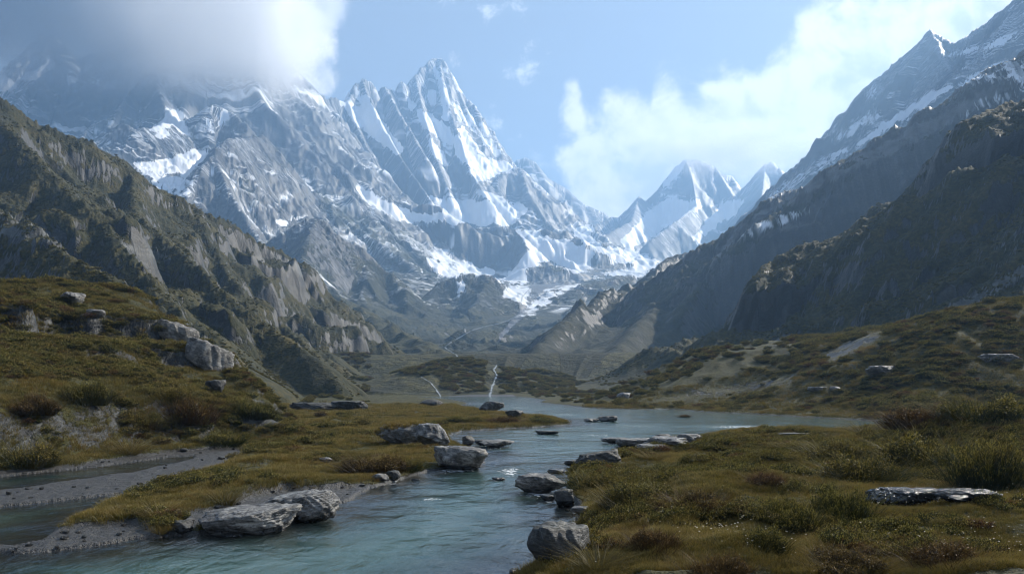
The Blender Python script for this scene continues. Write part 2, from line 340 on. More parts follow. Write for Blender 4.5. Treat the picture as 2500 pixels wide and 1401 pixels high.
def total_h(x, y):
    n = len(x); x = np.asarray(x, F4); y = np.asarray(y, F4)
    z = floor_h(x, y).astype(F4); idd = np.where(y > 420, 7, 0).astype(np.int16); t = x.copy(); d = y.copy()
    out = dict(sd=np.full(n, 50, F4), grav=np.zeros(n, F4), fl=np.zeros(n, F4), ch=np.zeros(n, F4))
    # far mountains
    m = np.nonzero(y > 400)[0]
    if len(m):
        xs, ys = x[m], y[m]
        h, i2, t2, d2 = macro(xs, ys, FAR)
        e = GF.edge(xs, ys, 60)
        gh = GF.sample(GF.H, xs, ys)
        am = np.where(i2 == LAND.index('foothill'), 0.8, 1.0) * np.where(i2 == LAND.index('mountain_right'), np.interp(ys, [600, 1100, 1900], [0.22, 0.35, 0.85]), 1.0)
        fl = floor_h(xs, ys)
        raw = np.where(h > BIG / 2, np.maximum(h + mtn_noise(xs, ys, h, d2, t2, 420.0, am) * sstep(0, 160, h - fl), fl), fl)
        hh = np.where(e > 0, gh * e + raw * (1 - e), raw)
        # fine ribs running down the faces, finer rock
        up = sstep(8, 60, hh - fl) * np.maximum(am, 0.6)
        w = fbm(xs / 90, ys / 90, 3, 81) * 30
        fine = (ridged((t2 + w) / 46, (d2 + w) / 330, 3, 82) - 0.4) * 15 + (ridged((t2 + w * 1.5) / 15, (d2 - w) / 120, 2, 83) - 0.4) * 5
        fine += (ridged((xs + w) / 70, (ys - w) / 70, 4, 84) - 0.4) * 16
        fine = fine * (0.35 + 0.65 * np.clip(d2 / 120, 0, 1)) + (ridged(t2 / 55, xs * 0 + 0.5, 3, 86) - 0.35) * 26 * np.exp(-d2 / 45) * (i2 == 4) * sstep(900, 1300, hh)
        fine = fine + (ridged((xs - w) / 24, (ys + w) / 24, 4, 88) - 0.4) * 7.5 * sstep(3400, 2000, ys) + (ridged((t2 + w * .5) / 6.5, d2 / 50, 2, 89) - 0.4) * np.where(i2 == 5, 0.8, 2.2) * sstep(3000, 1800, ys)
        fine = fine + np.where((i2 == 5) & (ys < 1500), (ridged((xs + w) / 60, (ys - w) / 60 + hh / 80, 5, 97) - 0.4) * 15 + (ridged((xs - w) / 13, (ys + hh) / 13, 4, 98) - 0.4) * 5, 0)
        hh = hh + fine * up + (ridged((xs + w * 2) / 150, (ys + w * 2) / 150, 5, 87) - 0.4) * 26 * sstep(420, 1000, ys) * (1 - up * 0.6)
        b = hh > z[m]
        mm = m[b]; z[mm] = hh[b]; idd[mm] = np.where(h > BIG / 2, i2, 7)[b]
        t[m] = t2; d[m] = d2; out['fl'][m] = GF.sample(GF.fl, xs, ys, False) * e; out['ch'][m] = GF.sample(GF.dH, xs, ys, False) * e
    m = np.nonzero((y > 58) & (y < 1000) & (x > GM.x0) & (x < 636))[0]
    if len(m):
        xs, ys = x[m], y[m]
        h, i2, t2, d2 = macro(xs, ys, MID)
        e = GM.edge(xs, ys, 12)
        hh = GM.sample(GM.H, xs, ys)
        hill = np.isin(i2, (1, 2))
        w = fbm(xs / 18, ys / 18, 3, 91) * 7
        fine = (ridged((t2 + w) / 9, (d2 + hh + w) / 60, 3, 92) - 0.4) * 2.6 + (ridged((xs + w) / 16, (ys + w) / 16, 4, 93) - 0.4) * 2.6 + (ridged((xs - w) / 6.5, (ys + hh * 0.5) / 6.5, 4, 94) - 0.4) * 2.0
        hh = hh + fine * np.where(hill, sstep(3, 25, hh), 0.1 * sstep(2, 6, hh))
        hh = np.where(h > BIG / 2, hh, BIG)
        hh = np.where(e > 0.5, hh, BIG)
        b = hh > z[m]; mm = m[b]; z[mm] = hh[b]; idd[mm] = i2[b]; t[mm] = t2[b]; d[mm] = d2[b]
        out['fl'][mm] = GM.sample(GM.fl, xs, ys, False)[b]
    m = np.nonzero((y > 60) & (y < 520) & (x > 0))[0]
    if len(m):
        xs, ys = x[m], y[m]
        h, i2, t2, d2 = macro(xs, ys, APRON)
        ok = h > BIG / 2
        hh = np.where(ok, h * sstep(-2, 40, poly_sd(_pl[2], xs, ys)), BIG)
        hh = hh + np.where(ok, (1.5 * fbm(xs / 22, ys / 22, 4, 95) + (ridged(xs / 9, ys / 9, 3, 96) - 0.4) * 0.7) * sstep(0.3, 3, hh), 0)
        b = hh > z[m]; mm = m[b]; z[mm] = hh[b]; idd[mm] = 0; t[mm] = xs[b]; d[mm] = ys[b]
    m = np.nonzero(y < 330)[0]
    if len(m):
        xs, ys = x[m], y[m]
        zn, sd, s, c, h, i2 = near_h(xs, ys)
        gv = np.maximum.reduce([poly_sd(g_, xs, ys) for g_ in GRAV]) + 0.35 * fbm(xs / 1.2, ys / 1.2, 3, 74)
        gk = sstep(-0.5, 0.3, gv)
        zn = np.where(sd > 0, zn * (1 - gk) + np.minimum(zn, 0.07 + 0.04 * fbm(xs / 0.5, ys / 0.5, 2, 75)) * gk, zn)
        # knoll and right bank: terraced ledges
        hk = h + 0.9 * fbm(xs / 11, ys / 11, 3, 76) + 0.5 * fbm(xs / 3.5, ys / 3.5, 3, 77) * sstep(0.5, 3, h)
        st = 3.6; q = (hk + 1.2 * fbm(xs / 9, ys / 9, 3, 78) - 3.4) / st; fr = q - np.floor(q)
        ter = (np.floor(q) + sstep(0.45, 0.62, fr) * 0.78 + fr * 0.22 - q) * st
        kk = sstep(5.2, 6.2, hk) * sstep(10.4, 9.2, hk) * (xs < 0) * sstep(52, 58, ys)
        hk = hk + ter * kk
        hk = hk - np.where(xs < 0, 1.05 * np.maximum(((xs + 46.4) * 16 + (ys - 98) * 12.7) / 20.4 + 1.2 * fbm(xs / 6, ys / 6, 3, 79), 0), 0)
        hk = np.where(h > BIG / 2, hk * sstep(-1, 4, sd) * sstep(0.2, -4.5, gv), BIG)
        zn = np.maximum(zn, np.where(sd > 0, hk, BIG))
        b = (zn > z[m]) | ((ys < 245) & (z[m] < 0.2) & (idd[m] == 0))
        mm = m[b]; z[mm] = zn[b]; idd[mm] = 0
        out['sd'][m] = sd; out['grav'][m] = gk
    return z, idd, t, d, out

def hit(px, py, y0=10.0, y1=9000.0, n=1500):
    """first ground point seen through a photo pixel"""
    Y = np.geomspace(y0, y1, n)
    x = (px - CX) / FP * Y; zr = CAMZ + (HZ - py) / FP * Y
    z = np.maximum(total_h(x, Y)[0], 0.0)
    k = np.nonzero(z >= zr)[0]
    k = k[0] if len(k) else n - 1
    if k > 0:
        f0 = zr[k - 1] - z[k - 1]; f1 = zr[k] - z[k]; s = f0 / (f0 - f1 + 1e-9)
    else: s = 0
    Yh = Y[k - 1] + (Y[k] - Y[k - 1]) * s if k > 0 else Y[0]
    return ((px - CX) / FP * Yh, Yh, CAMZ + (HZ - py) / FP * Yh)
def zat(x, y):
    return float(total_h(np.array([x]), np.array([y]))[0][0])

# ------------------------------------------------------------------ the ground sheet: a fan of rows, finer near the eye
_cols = np.concatenate([np.linspace(-0.86, -0.665, 32)[:-1], np.linspace(-0.665, 0.665, DETAIL_COLS), np.linspace(0.665, 0.86, 32)[1:]])
_rows = [9.0]
while _rows[-1] < 6900:
    Y = _rows[-1]
    st = 0.0075 if Y < 58 else 0.0042 if Y < 900 else 0.0031 if Y < 5000 else 0.006
    _rows.append(Y * (1 + st * DETAIL_ROWS))
_rows = np.array(_rows)
NR, NC = len(_rows), len(_cols)
VX = (_rows[:, None] * _cols[None, :]).ravel().astype(F4); VY = np.repeat(_rows, NC).astype(F4)
# FAR2: far summits beyond the eroded grid
FAR2 = [
 ridge('mountain_far', [(1180,440,5670),(1230,425,5670),(1262,390,5670),(1285,384,5670),(1305,392,5670),(1340,430,5654),(1385,462,5638),(1430,495,5621),(1475,520,5605),(1510,540,5589),(1560,580,5589)], 1.3, 720, 1.3),
 ridge('mountain_far', [(1400,560,4860),(1440,553,4941),(1470,540,5022),(1490,530,5062),(1530,520,5103),(1545,500,5144),(1560,479,5184),(1585,492,5224),(1605,460,5265),(1640,425,5306),(1652,402,5346),(1672,386,5386),(1700,388,5411),(1720,395,5411),(1745,405,5411),(1760,420,5395),(1785,428,5378),(1808,455,5346),(1835,450,5265),(1850,425,5224),(1868,400,5184),(1882,390,5168),(1900,405,5144),(1915,435,5022),(1945,410,4860),(1990,405,4779),(2100,420,4698)], 1.35, 520, 1.3),
 ridge('mountain_far', [(1672,386,5386),(1690,440,5184),(1700,500,4941),(1650,540,4698),(1580,590,4455)], 1.1, 430, 1.2),
 ridge('mountain_far', [(1745,405,5411),(1790,480,5103),(1800,560,4698)], 1.1, 430, 1.2),
 ridge('mountain_far', [(1868,400,5184),(1860,470,4860),(1830,560,4455),(1780,600,4212)], 1.1, 430, 1.2),
 ridge('mountain_far', [(1560,479,5184),(1540,540,4860),(1470,575,4536),(1430,590,4293)], 1.0, 430, 1.2),
]
for k, R in enumerate(FAR2): R['off'] = 991.0 * k
VZ, VID, VT, VD, VO = total_h(VX, VY)
m = np.nonzero(VY > 4050)[0]
h, i2, t2, d2 = macro(VX[m], VY[m], FAR2)
n = mtn_noise(VX[m], VY[m], h, d2, t2, 520.0, 0.8) + (ridged(VX[m] / 120, VY[m] / 120, 4, 85) - 0.4) * 30 * np.clip(d2 / 150, 0.25, 1)
h = np.where(h > BIG / 2, h + n * sstep(0, 150, h - 430), BIG)
b = h > VZ[m]; mm = m[b]; VZ[mm] = h[b]; VID[mm] = 6; VT[mm] = t2[b]; VD[mm] = d2[b]

# slope from neighbours
def grid_normals(X, Y, Z):
    P = np.stack([X, Y, Z], -1).reshape(NR, NC, 3).astype(np.float64)
    a = np.empty_like(P); b = np.empty_like(P)
    a[:, 1:-1] = P[:, 2:] - P[:, :-2]; a[:, 0] = P[:, 1] - P[:, 0]; a[:, -1] = P[:, -1] - P[:, -2]
    b[1:-1] = P[2:] - P[:-2]; b[0] = P[1] - P[0]; b[-1] = P[-1] - P[-2]
    N = np.cross(a, b); N /= np.linalg.norm(N, axis=-1, keepdims=True) + 1e-12
    return N.reshape(-1, 3)
VN = grid_normals(VX, VY, VZ)
PX = CX + FP * VX / VY; PY = HZ - FP * (VZ - CAMZ) / VY
# ------------------------------------------------------------------ where snow, turf, pale slabs and the painted crest light lie (photo outlines carried onto the slopes)
MW, MH = 625, 350                                  # map raster, 4 photo pixels per cell
def raster(polys, feather=1, rough=3.0):
    A = np.zeros((MH, MW), F4); yy, xx = np.mgrid[0:MH, 0:MW].astype(F4); xx = xx * 4 + 2; yy = yy * 4 + 2
    wx = rough * 4 * fbm(xx / 40, yy / 40, 4, 101, 0.6); wy = rough * 4 * fbm(xx / 40, yy / 40, 4, 102, 0.6)
    xx = xx + wx; yy = yy + wy
    for val, pts in polys:
        q = np.array(pts, float); x0, y0 = q.min(0) - 20; x1, y1 = q.max(0) + 20
        a, b, c, d_ = max(int(y0 / 4), 0), min(int(y1 / 4) + 1, MH), max(int(x0 / 4), 0), min(int(x1 / 4) + 1, MW)
        if b <= a or d_ <= c: continue
        X = xx[a:b, c:d_]; Y = yy[a:b, c:d_]; ins = np.zeros(X.shape, bool)
        for i in range(len(q)):
            ax, ay = q[i]; bx, by = q[(i + 1) % len(q)]
            if ay != by: ins ^= ((ay > Y) != (by > Y)) & (X < (bx - ax) * (Y - ay) / (by - ay) + ax)
        A[a:b, c:d_] = np.where(ins, val, A[a:b, c:d_])
    return blur(A, feather)
def band(val, pts, w):
    """thick polyline: (x, y, width factor)"""
    q = np.array(pts, float); out_l, out_r = [], []
    for i, p in enumerate(q):
        a = q[max(i - 1, 0)]; b = q[min(i + 1, len(q) - 1)]; tx, ty = b[:2] - a[:2]; l = math.hypot(tx, ty); k = w * (p[2] if q.shape[1] > 2 else 1) / 2
        out_l.append((p[0] - ty / l * k, p[1] + tx / l * k)); out_r.append((p[0] + ty / l * k, p[1] - tx / l * k))
    return (val, out_l + out_r[::-1])
def at_px(A, px=None, py=None):
    px = PX if px is None else px; py = PY if py is None else py
    i = np.clip((py / 4), 0, MH - 1).astype(int); j = np.clip((px / 4), 0, MW - 1).astype(int)
    r = A[i, j]; return np.where((px < -60) | (px > 2560) | (py < -40) | (py > 1420), 0, r)

SNOW_P = [
 (1.0, [(1040,478),(1075,482),(1130,490),(1180,492),(1230,498),(1275,492),(1290,520),(1262,536),(1235,552),(1130,549),(1075,546),(1000,536),(960,515),(1050,522),(1085,512)]),
 band(1.0, [(868,460,.7),(900,478,1.2),(940,505,1.3),(985,525,1.2),(1030,540,1)], 24),
 (1.0, [(1085,312),(1115,335),(1160,375),(1205,392),(1262,408),(1215,425),(1205,438),(1170,440),(1135,425),(1150,412),(1120,385),(1100,350)]),
 (1.0, [(1012,262),(1050,278),(1085,310),(1098,335),(1095,358),(1060,332),(1028,300)]),
 band(0.9, [(835,240,.8),(880,290,1.4),(930,335,1.2),(985,372,.8)], 26),
 band(0.9, [(885,235,1),(905,285,1.4),(960,345,.6)], 26),
 band(0.8, [(1040,330,.6),(1070,370,1),(1095,410,.5)], 22),
 band(0.7, [(1110,265,.6),(1150,300,1),(1200,360,.6)], 18),
 band(0.6, [(1060,165,.6),(1085,230,1),(1090,290,1)], 22),
 band(0.7, [(985,225,.6),(1010,270,1)], 18),
 (0.8, [(1165,462),(1200,470),(1240,490),(1225,500),(1180,485)]),
 # under the cliff
 (1.0, [(1034,622),(1062,640),(1105,645),(1150,637),(1190,655),(1225,662),(1195,676),(1130,668),(1105,680),(1070,668),(1045,650)]),
 (0.62, [(1060,590),(1110,568),(1120,585),(1095,620),(1110,640),(1060,630)]),
 (1.0, [(1262,560),(1280,562),(1320,566),(1345,585),(1420,600),(1465,618),(1440,640),(1450,655),(1400,672),(1370,645),(1320,640),(1280,655),(1262,640),(1290,610)]),
 (0.9, [(1230,662),(1280,650),(1290,690),(1250,690)]),
 # col and far right snow
 (1.0, [(1400,560),(1450,545),(1440,580),(1480,605),(1560,610),(1600,635),(1520,640),(1470,620),(1420,590)]),
 (1.0, [(1590,505),(1650,480),(1700,490),(1720,505),(1660,530),(1600,575),(1540,610),(1510,590),(1560,545)]),
 (0.8, [(1650,395),(1680,390),(1660,430),(1620,470),(1600,480)]),
 (0.9, [(1760,500),(1820,480),(1800,520),(1740,560),(1700,600),(1680,590)]),
 # glacier tongue
 (0.6, [(1195,676),(1240,668),(1290,692),(1310,700),(1285,725),(1265,715)]),
 (0.95, [(1560,640),(1612,632),(1600,655),(1560,680),(1520,672),(1480,665),(1420,690)]),
 band(0.9, [(1225,712,1),(1270,728,1),(1285,745,.7)], 24),
 band(0.6, [(1420,690,.6),(1340,720,1),(1290,765,1.2),(1240,815,.8),(1215,840,.4)], 26),
 (0.8, [(1110,688),(1140,690),(1135,710),(1115,720)]),
 # left bowl and patches
 (1.0, [(322,395),(365,398),(430,385),(480,362),(512,366),(500,385),(478,405),(462,430),(420,424),(380,430),(345,420)]),
 (0.62, [(345,425),(420,430),(470,440),(480,470),(440,490),(390,470)]),
 (1.0, [(0,185),(35,200),(45,210),(20,225),(0,228)]),
 (1.0, [(405,270),(440,262),(455,285),(450,300),(462,320),(468,332),(440,328),(425,305),(385,320),(350,325),(400,295)]),
 (1.0, [(372,330),(400,318),(420,325),(395,338)]),
 (0.9, [(500,288),(520,295),(520,315),(500,305)]), (0.9, [(545,262),(560,280),(545,300),(530,310),(535,285)]),
 (0.9, [(262,296),(285,296),(275,308),(262,306)]),
 (0.8, [(150,190),(185,190),(175,205),(150,200)]), (0.8, [(200,165),(235,160),(215,178),(200,176)]),
 (0.9, [(660,540),(700,532),(732,530),(720,542),(695,552),(672,545)]),
 (0.8, [(862,410),(885,405),(900,420),(880,418)]),
 band(0.8, [(60,195,.8),(100,180,1),(130,150,1)], 26),
 band(0.6, [(300,165,1),(340,150,1),(380,140,1)], 22),
 # right mountain
 (1.0, [(2500,148),(2440,158),(2380,180),(2330,215),(2260,258),(2190,305),(2120,345),(2060,375),(2120,325),(2190,280),(2260,230),(2320,208),(2330,215),(2390,200),(2500,195)]),
 (0.9, [(2500,215),(2420,238),(2360,262),(2345,285),(2410,262),(2440,245),(2500,230)]),
 (0.9, [(2500,90),(2450,105),(2400,125),(2330,135),(2290,155),(2330,125),(2400,112),(2440,92)]),
 (0.8, [(2160,290),(2120,310),(2080,335),(2030,345),(2050,320),(2110,290),(2140,270)]),
 (0.8, [(2140,210),(2155,222),(2130,240),(2110,230)]), (0.8, [(2160,225),(2180,225),(2165,245)]),
 band(0.75, [(2070,365,.5),(1990,410,1),(1930,450,1),(1870,490,.6)], 26),
 (0.9, [(1840,570),(1870,560),(1865,575),(1850,580)]),
 (0.65, [(1800,570),(1880,535),(1975,505),(1985,520),(1900,555),(1830,590)]),
]
SNOW_N = [
 (0.7, [(1560,470),(1640,440),(1700,400),(1760,430),(1800,470),(1740,500),(1640,480),(1570,520)]),  # bare rock among the snow
 (1.0, [(560,300),(720,240),(850,300),(1000,520),(880,500),(760,440),(640,400)]),
 (1.0, [(1040,560),(1130,552),(1210,556),(1265,600),(1260,640),(1200,640),(1110,620),(1060,585)]),
 (1.0, [(1265,662),(1330,648),(1400,655),(1380,678),(1300,680)]),
 (1.0, [(1268,560),(1310,590),(1300,610),(1268,585)]),
 (1.0, [(1220,420),(1290,430),(1400,560),(1330,545),(1280,485),(1220,470)]),
 (0.8, [(1090,350),(1150,430),(1160,480),(1090,440)]),
 (1.0, [(1300,680),(1480,650),(1600,640),(1480,668),(1380,700),(1300,730)]),
 (1.0, [(210,290),(290,200),(380,170),(420,280),(330,300),(300,360)]),
 (1.0, [(60,230),(110,170),(180,200),(150,290)]),
]
GRASS_P = [
 (1.0, [(760,420),(800,470),(860,520),(930,545),(1000,560),(1040,610),(1060,670),(1090,690),(1020,690),(960,640),(900,600),(840,560),(780,500)]),
 (0.8, [(540,350),(560,345),(600,420),(640,480),(620,560),(585,500),(560,430)]),
 (0.8, [(600,300),(660,330),(740,420),(720,440),(640,380)]),
 (0.9, [(880,640),(940,660),(1010,720),(1060,760),(1040,800),(940,790),(880,730),(860,700)]),
 (0.9, [(760,690),(860,740),(960,800),(1050,830),(960,850),(860,800),(780,760)]),
 (0.8, [(1130,680),(1200,690),(1250,740),(1180,780),(1110,790),(1080,740)]),
 (0.8, [(1200,800),(1230,830),(1180,860),(1100,850),(1080,830)]),
 (0.9, [(1990,500),(1960,520),(1900,560),(1860,580),(1920,540)]),
 band(0.9, [(2420,240,.6),(2250,330,1),(2100,405,1.2),(1980,470,1.2),(1880,540,1),(1800,600,.8)], 40),  # turf along the crest, its sunlit strip put into the colour
 (0.7, [(1930,420),(2020,400),(1900,470),(1840,530),(1870,480)]),
]
PALE_P = [  # smooth pale slabs, bare scree, and sunlight painted along the right crest
 (0.9, [(545,390),(565,400),(590,470),(625,540),(638,570),(610,560),(575,500)]),
 (0.7, [(490,400),(515,410),(540,480),(520,480)]),
 (0.8, [(640,610),(650,605),(745,650),(745,690),(720,660)]),
 (1.0, [(1300,680),(1480,655),(1600,640),(1600,652),(1480,668),(1400,690),(1300,735),(1270,780),(1215,840),(1200,850),(1240,790),(1285,735)]),
 (0.9, [(1910,818),(1960,812),(1880,850),(1800,878),(1850,850)]),
 (0.9, [(1990,870),(2100,820),(2200,790),(2120,840),(2040,885)]),
 (0.8, [(1560,985),(1700,950),(1860,925),(1960,905),(1930,940),(1800,965),(1640,985)]),
 (0.7, [(2200,800),(2400,700),(2500,640),(2500,680),(2380,750),(2240,820)]),
 (0.6, [(0,520),(60,530),(160,590),(120,600),(0,580)]),
 (0.7, [(290,590),(420,620),(420,640),(300,610)]),
 (0.8, [(440,780),(480,790),(530,850),(510,850),(470,810)]),
 (0.9, [(600,1020),(640,1015),(720,1035),(640,1040)]), (0.9, [(560,1028),(660,1020),(720,1040),(600,1042)]),
 (0.8, [(600,965),(620,960),(660,985),(720,1015),(690,1018),(640,995)]),
 (0.7, [(570,1140),(640,1125),(690,1128),(620,1150)]),
 (0.7, [(850,978),(900,978),(950,986),(880,986)]),
 (0.9, [(2180,1305),(2230,1275),(2330,1290),(2345,1305),(2260,1300)]),
 (0.5, [(840,915),(890,925),(940,940),(910,948),(850,930)]),
 band(0.6, [(2520,170,1),(2350,268,1.2),(2200,348,1.2),(2080,402,1),(1950,468,1),(1860,528,.8),(1790,582,.8),(1740,630,.5)], 36),  # sunlit edge of the right crest, put into the rock colour
 band(0.5, [(1985,545,.6),(1930,552,1),(1850,580,.8)], 30),  # lit shoulder under the crest, also painted as pale rock
]
SP, SN = raster(SNOW_P, 1, 3.0), raster(SNOW_N, 3, 3.0); GP = raster(GRASS_P, 3, 4.0); PP = raster(PALE_P, 1, 2.0)
nz = VN[:, 2]
far = np.isin(VID, (3, 4, 5, 6, 7))
mid = np.isin(VID, (1, 2))
n1 = fbm(VX / 160, VY / 160, 4, 111); n2 = fbm(VX / 35, VY / 35, 3, 112)
# snow holds on high gentle ground and in gullies
alt = np.interp(VZ, [250, 500, 900, 1500, 2200], [0, 0.12, 0.26, 0.30, 0.36])
VSNOW = alt + (nz - 0.60) * 0.55 + n1 * 0.22 + n2 * 0.10 - np.where(VID == 6, 0.14, 0)
VSNOW = np.where(VID == 5, VSNOW - 0.10, VSNOW); VSNOW = np.where((VID == 5) & (VY < 1150), VSNOW - 0.12, VSNOW)
sp, sn = at_px(SP), at_px(SN)
VSNOW = VSNOW - sn * 0.24 + np.where(sp > 0.05, sp * 0.80, 0)
VSNOW = VSNOW - 0.6 * sstep(190, 90, VZ)
VSNOW = np.where(far, np.clip(VSNOW, 0, 1.2), 0)
# turf: lower slopes and ledges
gp = at_px(GP); pp = at_px(PP)
VVEG = np.where(far, np.interp(VZ, [60, 250, 480, 700], [0.56, 0.44, 0.24, 0.0]) + (nz - 0.62) * 0.9 + n1 * 0.25 + gp * 0.42 - np.where((VID == 5) & (VY > 1500), 0.2, 0) + np.where((VID == 5) & (VY < 1500), -0.04 + (nz - 0.62) * 0.6, 0), 0)
VVEG = np.where(mid, 0.68 + (nz - 0.58) * 1.7 + 0.16 * fbm(VX / 28, VY / 28, 3, 113) - np.where(VID == 2, 0.08, 0), VVEG)
VVEG = np.where(VID == 0, 0.62 + (nz - 0.80) * 1.5 + 0.10 * n2, VVEG)
VVEG = np.where(VID == 0, VVEG * (1 - VO['grav']) * sstep(-0.05, 0.25, VO['sd']), VVEG)
VPALE = np.where((VID == 0) & (PX > 1500), pp * 0.45, np.where((VID == 0) | (PY > 880), pp * 0.6, pp * 0.85))
VVEG = np.clip(VVEG - VPALE * 0.7, 0, 1.2)
VGR = VO['grav']
VWET = sstep(0.15, -0.1, VO['sd']).astype(F4)
# ------------------------------------------------------------------ node helper
class NT:
    def __init__(s, tree): s.t = tree; s.n = tree.nodes; s.l = tree.links
    def new(s, typ, ins=None, **kw):
        n = s.n.new('ShaderNode' + typ)
        for k, v in kw.items(): setattr(n, k, v)
        for k, v in (ins or {}).items(): s.put(n.inputs[k], v)
        return n
    def put(s, sock, v):
        if hasattr(v, 'is_output'): s.l.new(v, sock)
        elif hasattr(v, 'outputs'): s.l.new(v.outputs[0], sock)
        elif isinstance(v, (tuple, list)) and len(v) == 3 and sock.type == 'RGBA': sock.default_value = (*v, 1)
        else: sock.default_value = v
    def m(s, op, a, b=0.0, c=None, clamp=False):
        n = s.new('Math', operation=op); n.use_clamp = clamp
        s.put(n.inputs[0], a); s.put(n.inputs[1], b)
        if c is not None: s.put(n.inputs[2], c)
        return n.outputs[0]
    def ss(s, x, a, b, lo=0.0, hi=1.0):
        n = s.new('MapRange', interpolation_type='SMOOTHSTEP'); s.put(n.inputs['Value'], x)
        n.inputs['From Min'].default_value = a; n.inputs['From Max'].default_value = b; n.inputs['To Min'].default_value = lo; n.inputs['To Max'].default_value = hi
        return n.outputs[0]
    def noise(s, vec, scale, det=4, rough=0.55, dist=0.0):
        n = s.new('TexNoise', {'Vector': vec, 'Scale': scale, 'Detail': det, 'Roughness': rough, 'Distortion': dist}); return n.outputs[0]
    def vm(s, op, a, b):
        n = s.new('VectorMath', operation=op); s.put(n.inputs[0], a); s.put(n.inputs[1], b); return n.outputs[0]
    def mix(s, f, a, b):
        n = s.new('Mix', data_type='RGBA'); s.put(n.inputs[0], f); s.put(n.inputs[6], a); s.put(n.inputs[7], b); return n.outputs[2]
    def ramp(s, f, stops):
        n = s.new('ValToRGB'); e = n.color_ramp.elements
        while len(e) < len(stops): e.new(0.5)
        for el, (p, c) in zip(e, stops): el.position = p; el.color = (*c, 1) if len(c) == 3 else c
        s.put(n.inputs[0], f); return n.outputs[0]
    def attr(s, name): return s.new('Attribute', attribute_name=name).outputs['Fac']
    def bump(s, h, dist, strength=1.0, prev=None):
        n = s.new('Bump', {'Height': h, 'Distance': dist, 'Strength': strength})
        if prev is not None: s.put(n.inputs['Normal'], prev)
        return n.outputs[0]
def material(name):
    m = bpy.data.materials.new(name); m.use_nodes = True; m.node_tree.nodes.clear(); t = NT(m.node_tree)
    t.out = t.new('OutputMaterial'); return m, t
def principled(t, col, rough, normal=None, spec=0.3, **kw):
    ins = {'Base Color': col, 'Roughness': rough, 'Specular IOR Level': spec, **kw}
    if normal is not None: ins['Normal'] = normal
    b = t.new('BsdfPrincipled', ins); t.l.new(b.outputs[0], t.out.inputs['Surface']); return b

